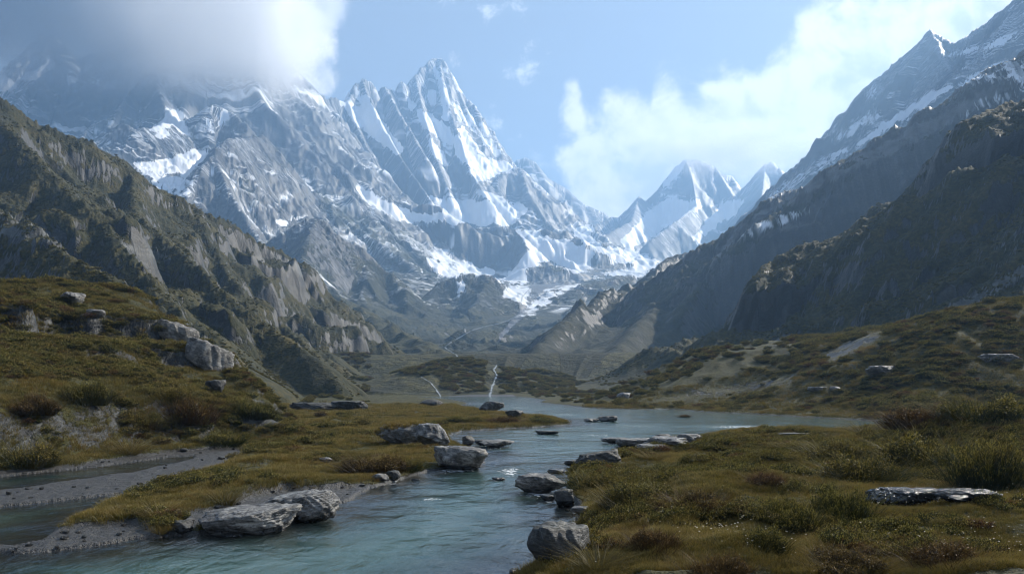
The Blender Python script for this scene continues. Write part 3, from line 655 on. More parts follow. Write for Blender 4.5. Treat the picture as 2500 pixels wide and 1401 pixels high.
def land_material(name, s, rock, vegs, snow=True, near=False, lines=0.75):
    """s: size of the rock pattern in metres; rock: dark, pale; vegs: colours of the turf"""
    m, t = material(name)
    pos = t.new('NewGeometry').outputs['Position']
    uv = t.new('UVMap', uv_map='flow').outputs[0]
    if near: uv = t.vm('MULTIPLY', pos, (1, 6.0, 1))
    st = t.vm('MULTIPLY', uv, (1.0 / s, 0.10 / s, 1))
    streak = t.noise(st, 1.0, 5, 0.62, 0.4)
    streak2 = t.noise(t.vm('MULTIPLY', uv, (3.7 / s, 0.35 / s, 1)), 1.0, 4, 0.6, 0.3)
    spot = t.noise(pos, 0.55 / s, 6, 0.62)
    big = t.noise(pos, 0.06 / s, 4, 0.6)
    fine = t.noise(pos, 2.6 / s, 4, 0.7)
    mixn = t.m('ADD', t.m('MULTIPLY', streak, 0.5), t.m('ADD', t.m('MULTIPLY', streak2, 0.25), t.m('MULTIPLY', spot, 0.25)))
    pale = t.attr('pale')
    ln = t.noise(t.vm('MULTIPLY', uv, (2.4 / s, 0.16 / s, 1)), 1.0, 3, 0.5, 0.5)
    ln2 = t.noise(t.vm('MULTIPLY', uv, (6.5 / s, 0.5 / s, 1)), 1.0, 3, 0.5, 0.5)
    line = t.m('MAXIMUM', t.ss(t.m('ABSOLUTE', t.m('SUBTRACT', ln, 0.5)), 0.040, 0.006), t.m('MULTIPLY', t.ss(t.m('ABSOLUTE', t.m('SUBTRACT', ln2, 0.5)), 0.045, 0.006), 0.7))
    raw = t.m('MULTIPLY', line, t.ss(t.m('ADD', big, t.m('MULTIPLY', t.m('SUBTRACT', streak, 0.5), 0.8)), 0.34, 0.54))
    line = t.m('MULTIPLY', line, t.ss(t.m('ADD', big, t.m('MULTIPLY', t.m('SUBTRACT', streak, 0.5), 0.6)), 0.42, 0.60))
    rc = t.ramp(t.m('ADD', mixn, t.m('MULTIPLY', t.m('SUBTRACT', big, 0.5), 0.35)), [(0.34, rock[0]), (0.52, rock[1]), (0.66, rock[2])])
    pk = t.ss(t.m('ADD', pale, t.m('MULTIPLY', t.m('SUBTRACT', mixn, 0.5), 1.6)), 0.30, 0.62)
    rc = t.mix(t.m('MULTIPLY', line, lines), rc, rock[3])
    rc = t.mix(t.ss(fine, 0.42, 0.62, 0.45, 0.0), rc, (0.008, 0.009, 0.010))
    rc = t.mix(pk, rc, t.mix(spot, rock[2], rock[3]))
    vn = t.noise(pos, 1.7 / s, 5, 0.65); vb = t.noise(pos, 0.17 / s, 4, 0.6)
    vc = t.ramp(t.m('ADD', t.m('MULTIPLY', vn, 0.5), t.m('MULTIPLY', vb, 0.5)), [(0.36, vegs[0]), (0.46, vegs[1]), (0.55, vegs[2]), (0.66, vegs[3])])
    vc = t.mix(t.ss(fine, 0.40, 0.60, 0.6, 0.0), vc, vegs[0])
    vk = t.ss(t.m('ADD', t.attr('veg'), t.m('ADD', t.m('MULTIPLY', t.m('SUBTRACT', spot, 0.5), 0.7), t.m('MULTIPLY', t.m('SUBTRACT', streak, 0.5), 0.7))), 0.42, 0.54)
    col = t.mix(vk, rc, vc)
    rough = t.m('ADD', 0.55, t.m('MULTIPLY', vk, 0.35))
    if near:
        g = t.attr('grav')
        vor = t.new('TexVoronoi', {'Vector': pos, 'Scale': 20.0}); gc = t.mix(t.new('SeparateColor', {0: vor.outputs['Color']}).outputs[0], (0.022, 0.021, 0.020), (0.085, 0.082, 0.076))
        gk = t.ss(t.m('ADD', g, t.m('MULTIPLY', t.m('SUBTRACT', spot, 0.5), 0.6)), 0.4, 0.6)
        wetk = t.attr('wet')
        gk2 = t.m('MAXIMUM', gk, wetk)
        col = t.mix(gk2, col, gc)
    h = t.m('ADD', t.m('ADD', mixn, t.m('MULTIPLY', fine, 0.18)), t.m('MULTIPLY', t.m('MULTIPLY', vn, vk), 0.45))
    col = t.vm('MULTIPLY', col, (0.74, 0.74, 0.74))
    if snow:
        sk = t.ss(t.m('ADD', t.attr('snow'), t.m('ADD', t.m('MULTIPLY', t.m('SUBTRACT', streak, 0.5), 1.1), t.m('ADD', t.m('MULTIPLY', t.m('SUBTRACT', streak2, 0.5), 0.8), t.m('MULTIPLY', t.m('SUBTRACT', spot, 0.5), 0.9)))), 0.50, 0.58)
        sk = t.m('MAXIMUM', sk, t.m('MULTIPLY', raw, t.ss(t.attr('snow'), 0.02, 0.22)))
        col = t.mix(sk, col, (0.74, 0.76, 0.79)); rough = t.m('SUBTRACT', rough, t.m('MULTIPLY', sk, 0.1))
        h = t.m('MULTIPLY', h, t.m('SUBTRACT', 1.0, t.m('MULTIPLY', sk, 0.85)))
    nrm = t.bump(h, min(s, 12.0) * 0.9, 0.8)
    if near:
        nrm = t.bump(t.m('MULTIPLY', vor.outputs['Distance'], gk2), -0.03, 0.9, nrm)
    principled(t, col, rough, nrm, 0.35)
    return m
ROCK_FAR = [(0.012, 0.014, 0.019), (0.026, 0.030, 0.036), (0.070, 0.075, 0.082), (0.26, 0.26, 0.26)]
VEG_FAR = [(0.014, 0.017, 0.007), (0.032, 0.035, 0.010), (0.075, 0.070, 0.018), (0.15, 0.125, 0.04)]
ROCK_MID = [(0.008, 0.010, 0.011), (0.017, 0.020, 0.021), (0.034, 0.040, 0.039), (0.16, 0.165, 0.155)]
VEG_MID = [(0.013, 0.017, 0.005), (0.034, 0.036, 0.008), (0.075, 0.064, 0.014), (0.125, 0.095, 0.022)]
VEG_NEAR = [(0.022, 0.025, 0.006), (0.048, 0.047, 0.011), (0.082, 0.076, 0.016), (0.112, 0.088, 0.020)]
ROCK_R = [(0.012, 0.014, 0.018), (0.026, 0.029, 0.034), (0.07, 0.073, 0.078), (0.22, 0.22, 0.22)]
_mc = land_material('pyramid mountain', 34.0, ROCK_FAR, VEG_FAR, lines=0.45)
_mf = land_material('cloud mountain', 22.0, ROCK_FAR, VEG_FAR, lines=0.5)
_mr = land_material('dark mountain', 4.5, ROCK_R, [(0.010, 0.013, 0.006), (0.022, 0.026, 0.009), (0.042, 0.042, 0.014), (0.08, 0.068, 0.02)], lines=0.22)
_mm = land_material('hill rock and turf', 2.8, ROCK_MID, VEG_MID, snow=False, lines=0.32)
_mn = land_material('meadow', 0.7, ROCK_MID, VEG_NEAR, snow=False, near=True)
_mx = land_material('summit snow', 42.0, ROCK_FAR, VEG_FAR)
_ml = land_material('foothill', 11.0, ROCK_FAR, VEG_FAR)
LANDMAT = {0: _mn, 1: _mm, 2: _mm, 3: _mf, 4: _mc, 5: _mr, 6: _mx, 7: _ml}
# ------------------------------------------------------------------ build the land as separate objects along landform borders
def link(o): COL.objects.link(o); return o
def np_mesh(name, V, Fq, mat=None, smooth=True, attrs=None, uv=None):
    """mesh from arrays; faces all the same size"""
    me = bpy.data.meshes.new(name); nv = len(V); nf = len(Fq); k = Fq.shape[1]
    me.vertices.add(nv); me.vertices.foreach_set('co', np.ascontiguousarray(V, F4).ravel())
    me.loops.add(nf * k); me.loops.foreach_set('vertex_index', np.ascontiguousarray(Fq, np.int32).ravel())
    me.polygons.add(nf); me.polygons.foreach_set('loop_start', np.arange(0, nf * k, k, dtype=np.int32)); me.polygons.foreach_set('loop_total', np.full(nf, k, np.int32))
    me.update(calc_edges=True)
    if smooth: me.polygons.foreach_set('use_smooth', np.ones(nf, bool))
    for an, av in (attrs or {}).items():
        a = me.attributes.new(an, 'FLOAT', 'POINT'); a.data.foreach_set('value', np.ascontiguousarray(av, F4))
    if uv is not None:
        l = me.uv_layers.new(name='flow'); l.data.foreach_set('uv', np.ascontiguousarray(uv[Fq.ravel()], F4).ravel())
    if mat: me.materials.append(mat)
    return me
def obj(name, me, parent=None, kind=None, label=None, cat=None, group=None):
    o = bpy.data.objects.new(name, me); link(o)
    if parent: o.parent = parent
    if kind: o['kind'] = kind
    if label: o['label'] = label
    if cat: o['category'] = cat
    if group: o['group'] = group
    return o
_q = (np.arange(NR - 1)[:, None] * NC + np.arange(NC - 1)[None, :]).ravel()
QUADS = np.stack([_q, _q + 1, _q + NC + 1, _q + NC], -1)
fid = VID[QUADS[:, 0]]
# majority smoothing of landform ids along the border
NAMES = {0: 'ground', 1: 'hill', 2: 'hill', 3: 'mountain', 4: 'mountain', 5: 'mountain', 6: 'mountain', 7: 'hills'}
for i in range(8):
    f = QUADS[fid == i]
    if not len(f): continue
    u, inv = np.unique(f, return_inverse=True); f2 = inv.reshape(f.shape)
    V = np.stack([VX[u], VY[u], VZ[u]], -1)
    at = dict(snow=VSNOW[u], veg=VVEG[u], pale=VPALE[u], grav=VGR[u], wet=VWET[u])
    me = np_mesh(NAMES[i], V, f2, LANDMAT[i] if LANDMAT else None, attrs=at, uv=np.stack([VT[u], VD[u]], -1))
    obj(NAMES[i], me, kind='structure')
# ------------------------------------------------------------------ sun, sky with clouds, haze
from mathutils import Vector
SUN_AZ, SUN_EL = 54.0, 37.0
SUNV = Vector((sin(radians(SUN_AZ)) * cos(radians(SUN_EL)), cos(radians(SUN_AZ)) * cos(radians(SUN_EL)), sin(radians(SUN_EL))))
l = bpy.data.lights.new('sun', 'SUN'); l.energy = 5.0; l.angle = radians(0.5); l.color = (1.0, 0.93, 0.82)
lo = link(bpy.data.objects.new('sun', l)); lo.rotation_euler = SUNV.to_track_quat('Z', 'Y').to_euler()
w = bpy.data.worlds.new('World'); scene.world = w; w.use_nodes = True; w.node_tree.nodes.clear(); t = NT(w.node_tree)
sk = t.new('TexSky', sky_type='NISHITA', sun_disc=False, sun_elevation=radians(SUN_EL), sun_rotation=radians(SUN_AZ), altitude=800.0, dust_density=3.0, ozone_density=2.5)
SKY_STR = 0.085
gen = t.new('TexCoord').outputs['Generated']
xyz = t.new('SeparateXYZ', {0: gen}).outputs
yy = t.m('MAXIMUM', xyz[1], 0.05)
u = t.m('DIVIDE', xyz[0], yy); v = t.m('DIVIDE', xyz[2], yy)          # bearing and height of a direction ahead
def curve(x, lo_, hi_, pts):
    n = t.new('FloatCurve'); c = n.mapping.curves[0]
    x0, x1 = pts[0][0], pts[-1][0]
    ys = [p[1] for p in pts]; a, b = min(ys), max(ys)
    P = [((p[0] - x0) / (x1 - x0), (p[1] - a) / (b - a)) for p in pts]
    while len(c.points) < len(P): c.points.new(0.5, 0.5)
    for q, p in zip(c.points, P): q.location = p; q.handle_type = 'AUTO_CLAMPED'
    n.mapping.update()
    xx = t.new('MapRange', {'Value': x}); xx.inputs['From Min'].default_value = x0; xx.inputs['From Max'].default_value = x1
    t.put(n.inputs['Value'], xx.outputs[0])
    return t.m('ADD', t.m('MULTIPLY', n.outputs[0], b - a), a)
def U(px): return (px - CX) / FP
def V_(py): return (HZ - py) / FP
uv = t.new('CombineXYZ', {0: u, 1: v, 2: 0.0}).outputs[0]
warp = t.new('TexNoise', {'Vector': uv, 'Scale': 9.0, 'Detail': 3.0})
uvw = t.vm('ADD', uv, t.vm('MULTIPLY', t.vm('SUBTRACT', warp.outputs['Color'], (0.5, 0.5, 0.5)), (0.05, 0.05, 0.0)))
puff = t.noise(uvw, 15.0, 9, 0.58); puff2 = t.noise(uvw, 46.0, 6, 0.6); soft = t.noise(uv, 5.0, 3, 0.5)
puffS = t.noise(t.vm('ADD', uvw, (0.016, 0.018, 0.0)), 15.0, 9, 0.58); emb = t.m('SUBTRACT', puff, puffS)  # noise shifted towards the sun paints lit and shaded sides on the billows
pn = t.m('ADD', t.m('MULTIPLY', t.m('SUBTRACT', puff, 0.5), 0.115), t.m('MULTIPLY', t.m('SUBTRACT', puff2, 0.5), 0.03))
# right bank of cumulus: its upper edge over the bearing
top = curve(u, 0, 1, [(U(a), V_(b)) for a, b in [(1300,520),(1350,380),(1375,250),(1405,215),(1440,270),(1490,215),(1530,235),(1580,235),(1600,185),(1645,170),(1690,205),(1740,175),(1800,165),(1860,160),(1905,120),(1945,60),(2000,10),(2080,-50),(2300,-130),(2500,-160),(3600,-300)]])
dR = t.m('ADD', t.m('SUBTRACT', top, v), pn)
left_in = t.ss(t.m('ADD', u, t.m('MULTIPLY', pn, 1.2)), U(1345), U(1400))
mR = t.m('MULTIPLY', t.ss(dR, -0.012, 0.034), left_in)
# left bank behind the peaks: its right edge over the height
edge = curve(v, 0, 1, [(V_(a), U(b)) for a, b in [(420,560),(300,700),(235,800),(190,838),(150,818),(110,822),(70,835),(40,815),(10,775),(-60,760),(-200,700),(-800,300)]])
dL = t.m('ADD', t.m('SUBTRACT', edge, u), t.m('MULTIPLY', pn, 0.6))
mL = t.ss(dL, -0.004, 0.018)
# wisps
wz = t.noise(uvw, 20.0, 7, 0.62); wreg = t.noise(uv, 4.0, 2, 0.5)
wb = t.m('MULTIPLY', t.ss(u, U(1000), U(1130)), t.ss(u, U(1420), U(1280)))
wisp = t.m('MULTIPLY', t.ss(t.m('ADD', wz, t.m('MULTIPLY', t.m('SUBTRACT', wreg, 0.5), 0.35)), 0.575, 0.72), t.m('MULTIPLY', wb, 0.85))
ahead = t.ss(xyz[1], 0.1, 0.3)
bright = t.m('ADD', t.m('MULTIPLY', t.ss(dR, 0.0, 0.26, 1.0, 0.62), 1.0), t.m('MULTIPLY', t.m('SUBTRACT', soft, 0.5), 0.9))
bright = t.m('ADD', bright, t.m('MULTIPLY', t.m('SUBTRACT', puff, 0.5), 0.6))
bright = t.m('ADD', bright, t.m('MULTIPLY', emb, 1.5))
cR = t.mix(t.ss(bright, 0.50, 1.12), (0.70, 0.74, 0.79), (1.22, 1.19, 1.15))
brL = t.m('ADD', t.m('ADD', t.ss(u, U(150), U(800), 0.0, 0.9), t.m('MULTIPLY', t.m('SUBTRACT', puff, 0.5), 0.8)), t.m('MULTIPLY', emb, 1.6))
cL = t.mix(brL, (0.26, 0.32, 0.40), (1.25, 1.22, 1.18))
skc = t.vm('MULTIPLY', sk.outputs[0], (SKY_STR, SKY_STR, SKY_STR))
skc = t.mix(0.5, skc, (0.40, 0.445, 0.52))
base = t.mix(t.m('MULTIPLY', wisp, ahead), skc, (0.86, 0.9, 0.95))
base = t.mix(t.m('MULTIPLY', mR, ahead), base, cR)
base = t.mix(t.m('MULTIPLY', mL, ahead), base, cL)
bg = t.new('Background', {'Color': base, 'Strength': 0.62}); wo = t.new('OutputWorld'); t.l.new(bg.outputs[0], wo.inputs['Surface'])
scene.view_settings.view_transform = 'Standard'; scene.view_settings.look = 'None'; scene.view_settings.exposure = 1.05; scene.view_settings.gamma = 1.0

def box_mesh(name, x0, x1, y0, y1, z0, z1):
    me = bpy.data.meshes.new(name); me.from_pydata([(x, y, z) for z in (z0, z1) for y in (y0, y1) for x in (x0, x1)], [], [(0,2,3,1),(4,5,7,6),(0,1,5,4),(1,3,7,5),(3,2,6,7),(2,0,4,6)]); return me
HAZE_D = 1.9e-4
hz = obj('haze', box_mesh('haze', -6500, 6500, -400, 6960, -6.0, float(VZ.max()) + 40), kind='stuff')
m, t = material('haze'); pv = t.new('VolumePrincipled', {'Color': (0.32, 0.54, 0.84), 'Density': HAZE_D, 'Anisotropy': 0.3}); t.l.new(pv.outputs[0], t.out.inputs['Volume']); hz.data.materials.append(m)
print('ZRANGE', VZ.min(), VZ.max())
CLOUD_D = 0.013
# ------------------------------------------------------------------ cloud bank wrapped round the left summits: a body of droplets, denser at its heart
CB = [P3(a, b, c) for a, b, c in [(-500, 330, 2300), (880, 330, 3800)]]
def cloud_shell(name):
    # long lens that follows the crest line, its section an ellipse
    prof = [(-620, -60, 2300, 420), (-300, -60, 2330, 420), (-100, -60, 2380, 400), (60, -60, 2440, 390), (200, -60, 2520, 390), (330, -60, 2600, 400), (450, -60, 2720, 410), (560, -60, 2900, 420), (650, -60, 3080, 420), (730, -60, 3280, 420), (800, -60, 3440, 420), (880, -60, 3600, 420), (980, -60, 3760, 420)]
    n = 40; V = []
    for (px, py, Y, r) in prof:
        c = P3(px, py, Y); R = r / FP * Y
        for k in range(n):
            a = 2 * pi * k / n
            V.append((c[0], c[1] + cos(a) * 330.0 * 1.0, c[2] + sin(a) * R))
    m = len(prof); Fq = [(i * n + k, i * n + (k + 1) % n, (i + 1) * n + (k + 1) % n, (i + 1) * n + k) for i in range(m - 1) for k in range(n)]
    me = bpy.data.meshes.new(name); me.from_pydata(V, [], Fq + [tuple(range(n))[::-1], tuple(range((m - 1) * n, m * n))]); return me
cl = obj('cloud', cloud_shell('cloud'), label='great grey cloud bank wrapped round the tops of the mountains, white at its edge', cat='cloud')
m, t = material('cloud droplets')
pos = t.new('NewGeometry').outputs['Position']
oc = t.new('TexCoord').outputs['Object']
xyz = t.new('SeparateXYZ', {0: oc}).outputs
# height of the ragged cloud base along the bank
def lin(x, pts):
    n = t.new('FloatCurve'); c = n.mapping.curves[0]; x0, x1 = pts[0][0], pts[-1][0]; ys = [p[1] for p in pts]; a, b = min(ys), max(ys)
    while len(c.points) < len(pts): c.points.new(0.5, 0.5)
    for q, p in zip(c.points, pts): q.location = ((p[0] - x0) / (x1 - x0), (p[1] - a) / (b - a))
    n.mapping.update(); mr = t.new('MapRange', {'Value': x}); mr.inputs['From Min'].default_value = x0; mr.inputs['From Max'].default_value = x1; t.put(n.inputs['Value'], mr.outputs[0])
    return t.m('ADD', t.m('MULTIPLY', n.outputs[0], b - a), a)
_b = [P3(a, b, c) for a, b, c in [(-520, 185, 2350), (-100, 175, 2420), (60, 175, 2460), (200, 195, 2520), (330, 215, 2600), (450, 230, 2720), (560, 255, 2900), (650, 270, 3080), (730, 280, 3280), (800, 270, 3440), (858, 240, 3600)]]
basez = lin(xyz[0], [(p[0], p[2]) for p in _b])
n1 = t.noise(oc, 1 / 420.0, 6, 0.58, 0.2)
dz = t.m('ADD', t.m('SUBTRACT', xyz[2], basez), t.m('MULTIPLY', t.m('SUBTRACT', n1, 0.5), 330.0))
n2 = t.noise(oc, 1 / 150.0, 6, 0.62, 0.4)
dx = t.m('ADD', t.m('SUBTRACT', P3(800, 0, 3500)[0], xyz[0]), t.m('ADD', t.m('MULTIPLY', t.m('SUBTRACT', n1, 0.5), 420.0), t.m('MULTIPLY', t.m('SUBTRACT', n2, 0.5), 200.0)))
den = t.m('MULTIPLY', t.m('MULTIPLY', t.ss(dz, -40.0, 300.0), t.ss(dx, 0.0, 140.0)), CLOUD_D)
pv = t.new('VolumePrincipled', {'Color': (0.97, 0.98, 1.0), 'Density': den, 'Anisotropy': 0.3}); t.l.new(pv.outputs[0], t.out.inputs['Volume'])
cl.data.materials.append(m)

# thin veil over the far summits right of the gap
bm = bmesh.new(); bmesh.ops.create_icosphere(bm, subdivisions=3, radius=1.0); vm_ = bpy.data.meshes.new('cloud'); bm.to_mesh(vm_); bm.free()
vc = obj('cloud', vm_, label='thin pale veil of cloud drifting over the far snow peaks beyond the gap', cat='cloud')
vc.location = P3(1800, 350, 4750); vc.scale = (760, 260, 230)
m, t = material('veil droplets'); oc = t.new('TexCoord').outputs['Object']
rr = t.new('VectorMath', operation='LENGTH'); t.put(rr.inputs[0], oc)
vn = t.noise(oc, 2.2, 5, 0.6)
pv = t.new('VolumePrincipled', {'Color': (0.98, 0.98, 1.0), 'Density': t.m('MULTIPLY', t.m('MULTIPLY', t.ss(rr.outputs['Value'], 1.0, 0.3), t.ss(vn, 0.32, 0.62)), 0.0055), 'Anisotropy': 0.3}); t.l.new(pv.outputs[0], t.out.inputs['Volume']); vm_.materials.append(m)
# ------------------------------------------------------------------ plants
def leaf_material(name, stops, rough=0.6, tip=None, rnd=0.5, tr=0.25):
    """tip: height attribute above which stems turn to the tip colour"""
    m, t = material(name)
    r = t.new('ObjectInfo').outputs['Random']
    pos = t.new('NewGeometry').outputs['Position']
    f = t.m('ADD', t.m('MULTIPLY', r, rnd), t.m('MULTIPLY', t.m('ADD', t.m('MULTIPLY', t.m('SUBTRACT', t.noise(pos, 0.30, 4), 0.5), 1.5), 0.5), 1.0 - rnd))
    c = t.ramp(f, stops)
    if tip:
        c = t.mix(t.attr('tip'), c, t.mix(r, tip[0], tip[1]))
    c = t.vm('MULTIPLY', c, (0.78, 0.78, 0.78))
    d = t.new('BsdfDiffuse', {'Color': c}); tl = t.new('BsdfTranslucent', {'Color': c}); gl = t.new('BsdfGlossy', {'Color': (0.5, 0.5, 0.5), 'Roughness': 0.5})
    a = t.new('MixShader', {0: tr, 1: d, 2: tl}); b = t.new('MixShader', {0: 0.04, 1: a, 2: gl}); t.l.new(b.outputs[0], t.out.inputs['Surface'])
    return m
def blades(n, r, h, w, lean, seed, h_var=0.45, droop=0.35, tip0=0.55):
    """bundle of curved tapering blades; returns verts, quads, tip attribute"""
    q = np.random.RandomState(seed)
    a = q.rand(n) * 2 * pi; rr = r * np.sqrt(q.rand(n)); bx, by = np.cos(a) * rr, np.sin(a) * rr
    hh = h * (1 - h_var + h_var * 2 * q.rand(n)) * (1 - 0.35 * (rr / max(r, 1e-6)) ** 2)
    a2 = a + q.randn(n) * 0.7; ln = lean * (0.25 + rr / max(r, 1e-6)) * (0.5 + q.rand(n)); dx, dy = np.cos(a2) * ln, np.sin(a2) * ln
    fa = q.rand(n) * pi; wx, wy = np.cos(fa) * w / 2, np.sin(fa) * w / 2
    V = np.zeros((n, 3, 2, 3)); T = np.zeros((n, 3, 2))
    for k, (s, ww) in enumerate([(0, 1.0), (0.55, 0.8), (1.0, 0.12)]):
        cx = bx + dx * hh * (s + droop * s * s); cy = by + dy * hh * (s + droop * s * s); cz = hh * (s - droop * 0.5 * s * s * np.minimum(ln * 1.5, 1)) - 0.03 * (k == 0)
        for j, sg in enumerate((-1, 1)):
            V[:, k, j, 0] = cx + sg * wx * ww; V[:, k, j, 1] = cy + sg * wy * ww; V[:, k, j, 2] = cz
        T[:, k, :] = max(0, (s - tip0) / (1 - tip0))
    b = (np.arange(n) * 6)[:, None]
    F = np.concatenate([b + np.array([[0, 1, 3, 2]]), b + np.array([[2, 3, 5, 4]])])
    return V.reshape(-1, 3), F, T.ravel()
def leafy(n, r, h, seed, leaf=0.02, nl=7, tips=True):
    """heath bush: upright stems fanning from a tuft, small leaves up each stem, paler ones at the tips"""
    q = np.random.RandomState(seed)
    a = q.rand(n) * 2 * pi; rr = np.sqrt(q.rand(n)); lump = 0.75 + 0.5 * fbm(np.cos(a) * rr * 1.7 + seed, np.sin(a) * rr * 1.7, 2, seed)
    top = np.stack([np.cos(a) * rr * r, np.sin(a) * rr * r, h * np.sqrt(np.maximum(1 - 0.80 * rr ** 2, 0.05)) * lump * (0.8 + 0.3 * q.rand(n))], -1)
    base = np.stack([np.cos(a) * rr * r * 0.45, np.sin(a) * rr * r * 0.45, np.zeros(n) - 0.04], -1)
    Vs, Fs, Ts, k = [], [], [], 0
    w = leaf * 0.16; fa = q.rand(n) * pi; off = np.stack([np.cos(fa) * w, np.sin(fa) * w, np.zeros(n)], -1)
    V = np.stack([base - off, base + off, top + off * 0.3, top - off * 0.3], 1); Vs.append(V.reshape(-1, 3)); Fs.append((np.arange(n) * 4)[:, None] + np.array([[0, 1, 2, 3]])); Ts.append(np.tile([0, 0, 0.3, 0.3], n)); k = 4 * n
    for i in range(nl):
        s = 1 - (i / nl) ** 1.2 * 0.62 + q.randn(n) * 0.02
        c = base + (top - base) * s[:, None] + q.randn(n, 3) * leaf * 0.45
        d1 = q.randn(n, 3); d1[:, 2] = np.abs(d1[:, 2]) + 0.4; d1 /= np.linalg.norm(d1, axis=1, keepdims=True); d2 = np.cross(d1, q.randn(n, 3)); d2 /= np.linalg.norm(d2, axis=1, keepdims=True)
        L = leaf * (0.7 + 0.7 * q.rand(n))[:, None]
        V = np.stack([c - d1 * L * 0.6, c + d2 * L * 0.33, c + d1 * L, c - d2 * L * 0.33], 1); Vs.append(V.reshape(-1, 3)); Fs.append(k + (np.arange(n) * 4)[:, None] + np.array([[0, 1, 2, 3]]))
        tip = ((s > 0.93) & (q.rand(n) < 0.72)) if tips else np.zeros(n); Ts.append(np.repeat(np.where(tip, 1.0, np.clip((s - 0.75) * 0.8, 0, 0.2)), 4)); k += 4 * n
    return np.concatenate(Vs), np.concatenate(Fs), np.concatenate(Ts)
GRASS_M = leaf_material('meadow grass', [(0.20, (0.042, 0.052, 0.012)), (0.42, (0.11, 0.098, 0.022)), (0.62, (0.19, 0.145, 0.034)), (0.85, (0.23, 0.125, 0.036))], tip=((0.38, 0.31, 0.08), (0.42, 0.27, 0.07)), rnd=0.35)
HEATH_M = leaf_material('heath leaves', [(0.15, (0.012, 0.022, 0.006)), (0.50, (0.028, 0.036, 0.009)), (0.74, (0.050, 0.044, 0.012)), (0.90, (0.07, 0.036, 0.014)), (1.0, (0.06, 0.014, 0.014))], tip=((0.26, 0.23, 0.045), (0.30, 0.22, 0.04)))
RUST_M = leaf_material('rust heath leaves', [(0.2, (0.024, 0.020, 0.008)), (0.5, (0.046, 0.030, 0.010)), (0.9, (0.055, 0.022, 0.013))], tip=((0.22, 0.15, 0.035), (0.20, 0.10, 0.03)))
TUSS_M = leaf_material('tussock blades', [(0.2, (0.06, 0.055, 0.014)), (0.6, (0.12, 0.095, 0.026)), (0.9, (0.16, 0.115, 0.032))], tip=((0.26, 0.20, 0.075), (0.24, 0.16, 0.05)), tr=0.35)
BRIGHT_M = leaf_material('green sedge', [(0.2, (0.03, 0.05, 0.010)), (0.9, (0.05, 0.07, 0.014))], tip=((0.08, 0.10, 0.02), (0.10, 0.10, 0.025)))
SCATTER = []
def scatter(name, meshes, mat, P, S, kind_label=None, tilt=0.0):
    """one object of many small plants: a point cloud with a plant on every point"""
    me = bpy.data.meshes.new(name); me.vertices.add(len(P)); me.vertices.foreach_set('co', np.ascontiguousarray(P, F4).ravel())
    a = me.attributes.new('size', 'FLOAT', 'POINT'); a.data.foreach_set('value', S.astype(F4))
    a = me.attributes.new('turn', 'FLOAT', 'POINT'); a.data.foreach_set('value', (rng.rand(len(P)) * 2 * pi).astype(F4))
    a = me.attributes.new('pick', 'INT', 'POINT'); a.data.foreach_set('value', rng.randint(0, len(meshes), len(P)).astype(np.int32))
    o = obj(name, me, kind='stuff')
    g = bpy.data.node_groups.new(name, 'GeometryNodeTree'); g.interface.new_socket('Geometry', in_out='INPUT', socket_type='NodeSocketGeometry'); g.interface.new_socket('Geometry', in_out='OUTPUT', socket_type='NodeSocketGeometry')
    N = g.nodes; L = g.links; gi = N.new('NodeGroupInput'); go = N.new('NodeGroupOutput'); join = N.new('GeometryNodeJoinGeometry')
    def at(nm, dt):
        n = N.new('GeometryNodeInputNamedAttribute'); n.data_type = dt; n.inputs['Name'].default_value = nm; return n.outputs['Attribute']
    size, turn, pick = at('size', 'FLOAT'), at('turn', 'FLOAT'), at('pick', 'INT')
    rot = N.new('ShaderNodeCombineXYZ'); L.new(turn, rot.inputs[2])
    for k, ms in enumerate(meshes):
        holder = bpy.data.objects.new(name + '_plant', ms)     # not linked to the scene: only its mesh is used
        oi = N.new('GeometryNodeObjectInfo'); oi.inputs['Object'].default_value = holder; oi.inputs['As Instance'].default_value = True
        cmp = N.new('FunctionNodeCompare'); cmp.data_type = 'INT'; cmp.operation = 'EQUAL'
        L.new(pick, cmp.inputs[2]); cmp.inputs[3].default_value = k
        ip = N.new('GeometryNodeInstanceOnPoints'); L.new(gi.outputs[0], ip.inputs['Points']); L.new(cmp.outputs[0], ip.inputs['Selection']); L.new(oi.outputs['Geometry'], ip.inputs['Instance']); L.new(rot.outputs[0], ip.inputs['Rotation']); L.new(size, ip.inputs['Scale'])
        L.new(ip.outputs[0], join.inputs[0])
    L.new(join.outputs[0], go.inputs[0])
    md = o.modifiers.new('plants', 'NODES'); md.node_group = g
    return o
def plant_mesh(name, parts, mat):
    V, F, T = parts
    return np_mesh(name, V, F, mat, smooth=False, attrs={'tip': T})
def ground_pts(n, x0, x1, y0, y1, seed, ok, ylog=True):
    """random ground points in a fan ahead of the eye, denser near it"""
    q = np.random.RandomState(seed)
    y = np.exp(np.log(y0) + q.rand(n) * (np.log(y1) - np.log(y0))) if ylog else y0 + q.rand(n) * (y1 - y0)
    x = y * (x0 + q.rand(n) * (x1 - x0))
    z, idd, t, d, o = total_h(x.astype(F4), y.astype(F4))
    px, py = CX + FP * x / y, HZ - FP * (z - CAMZ) / y
    k = ok(x, y, z, o, px, py, idd)
    k = k > q.rand(n) if k.dtype != bool else k
    return np.stack([x, y, z], -1)[k], px[k], py[k]
bare = raster([(v, p) for v, p in PALE_P if min(b for a, b in p) > 690], 2, 2.0)
def turf_ok(x, y, z, o, px, py, idd):
    return np.clip(sstep(0.05, 0.5, o['sd']) * (1 - o['grav'] * 1.2) * (1 - 1.2 * at_px(bare, px, py)), 0, 1) * (idd == 0)
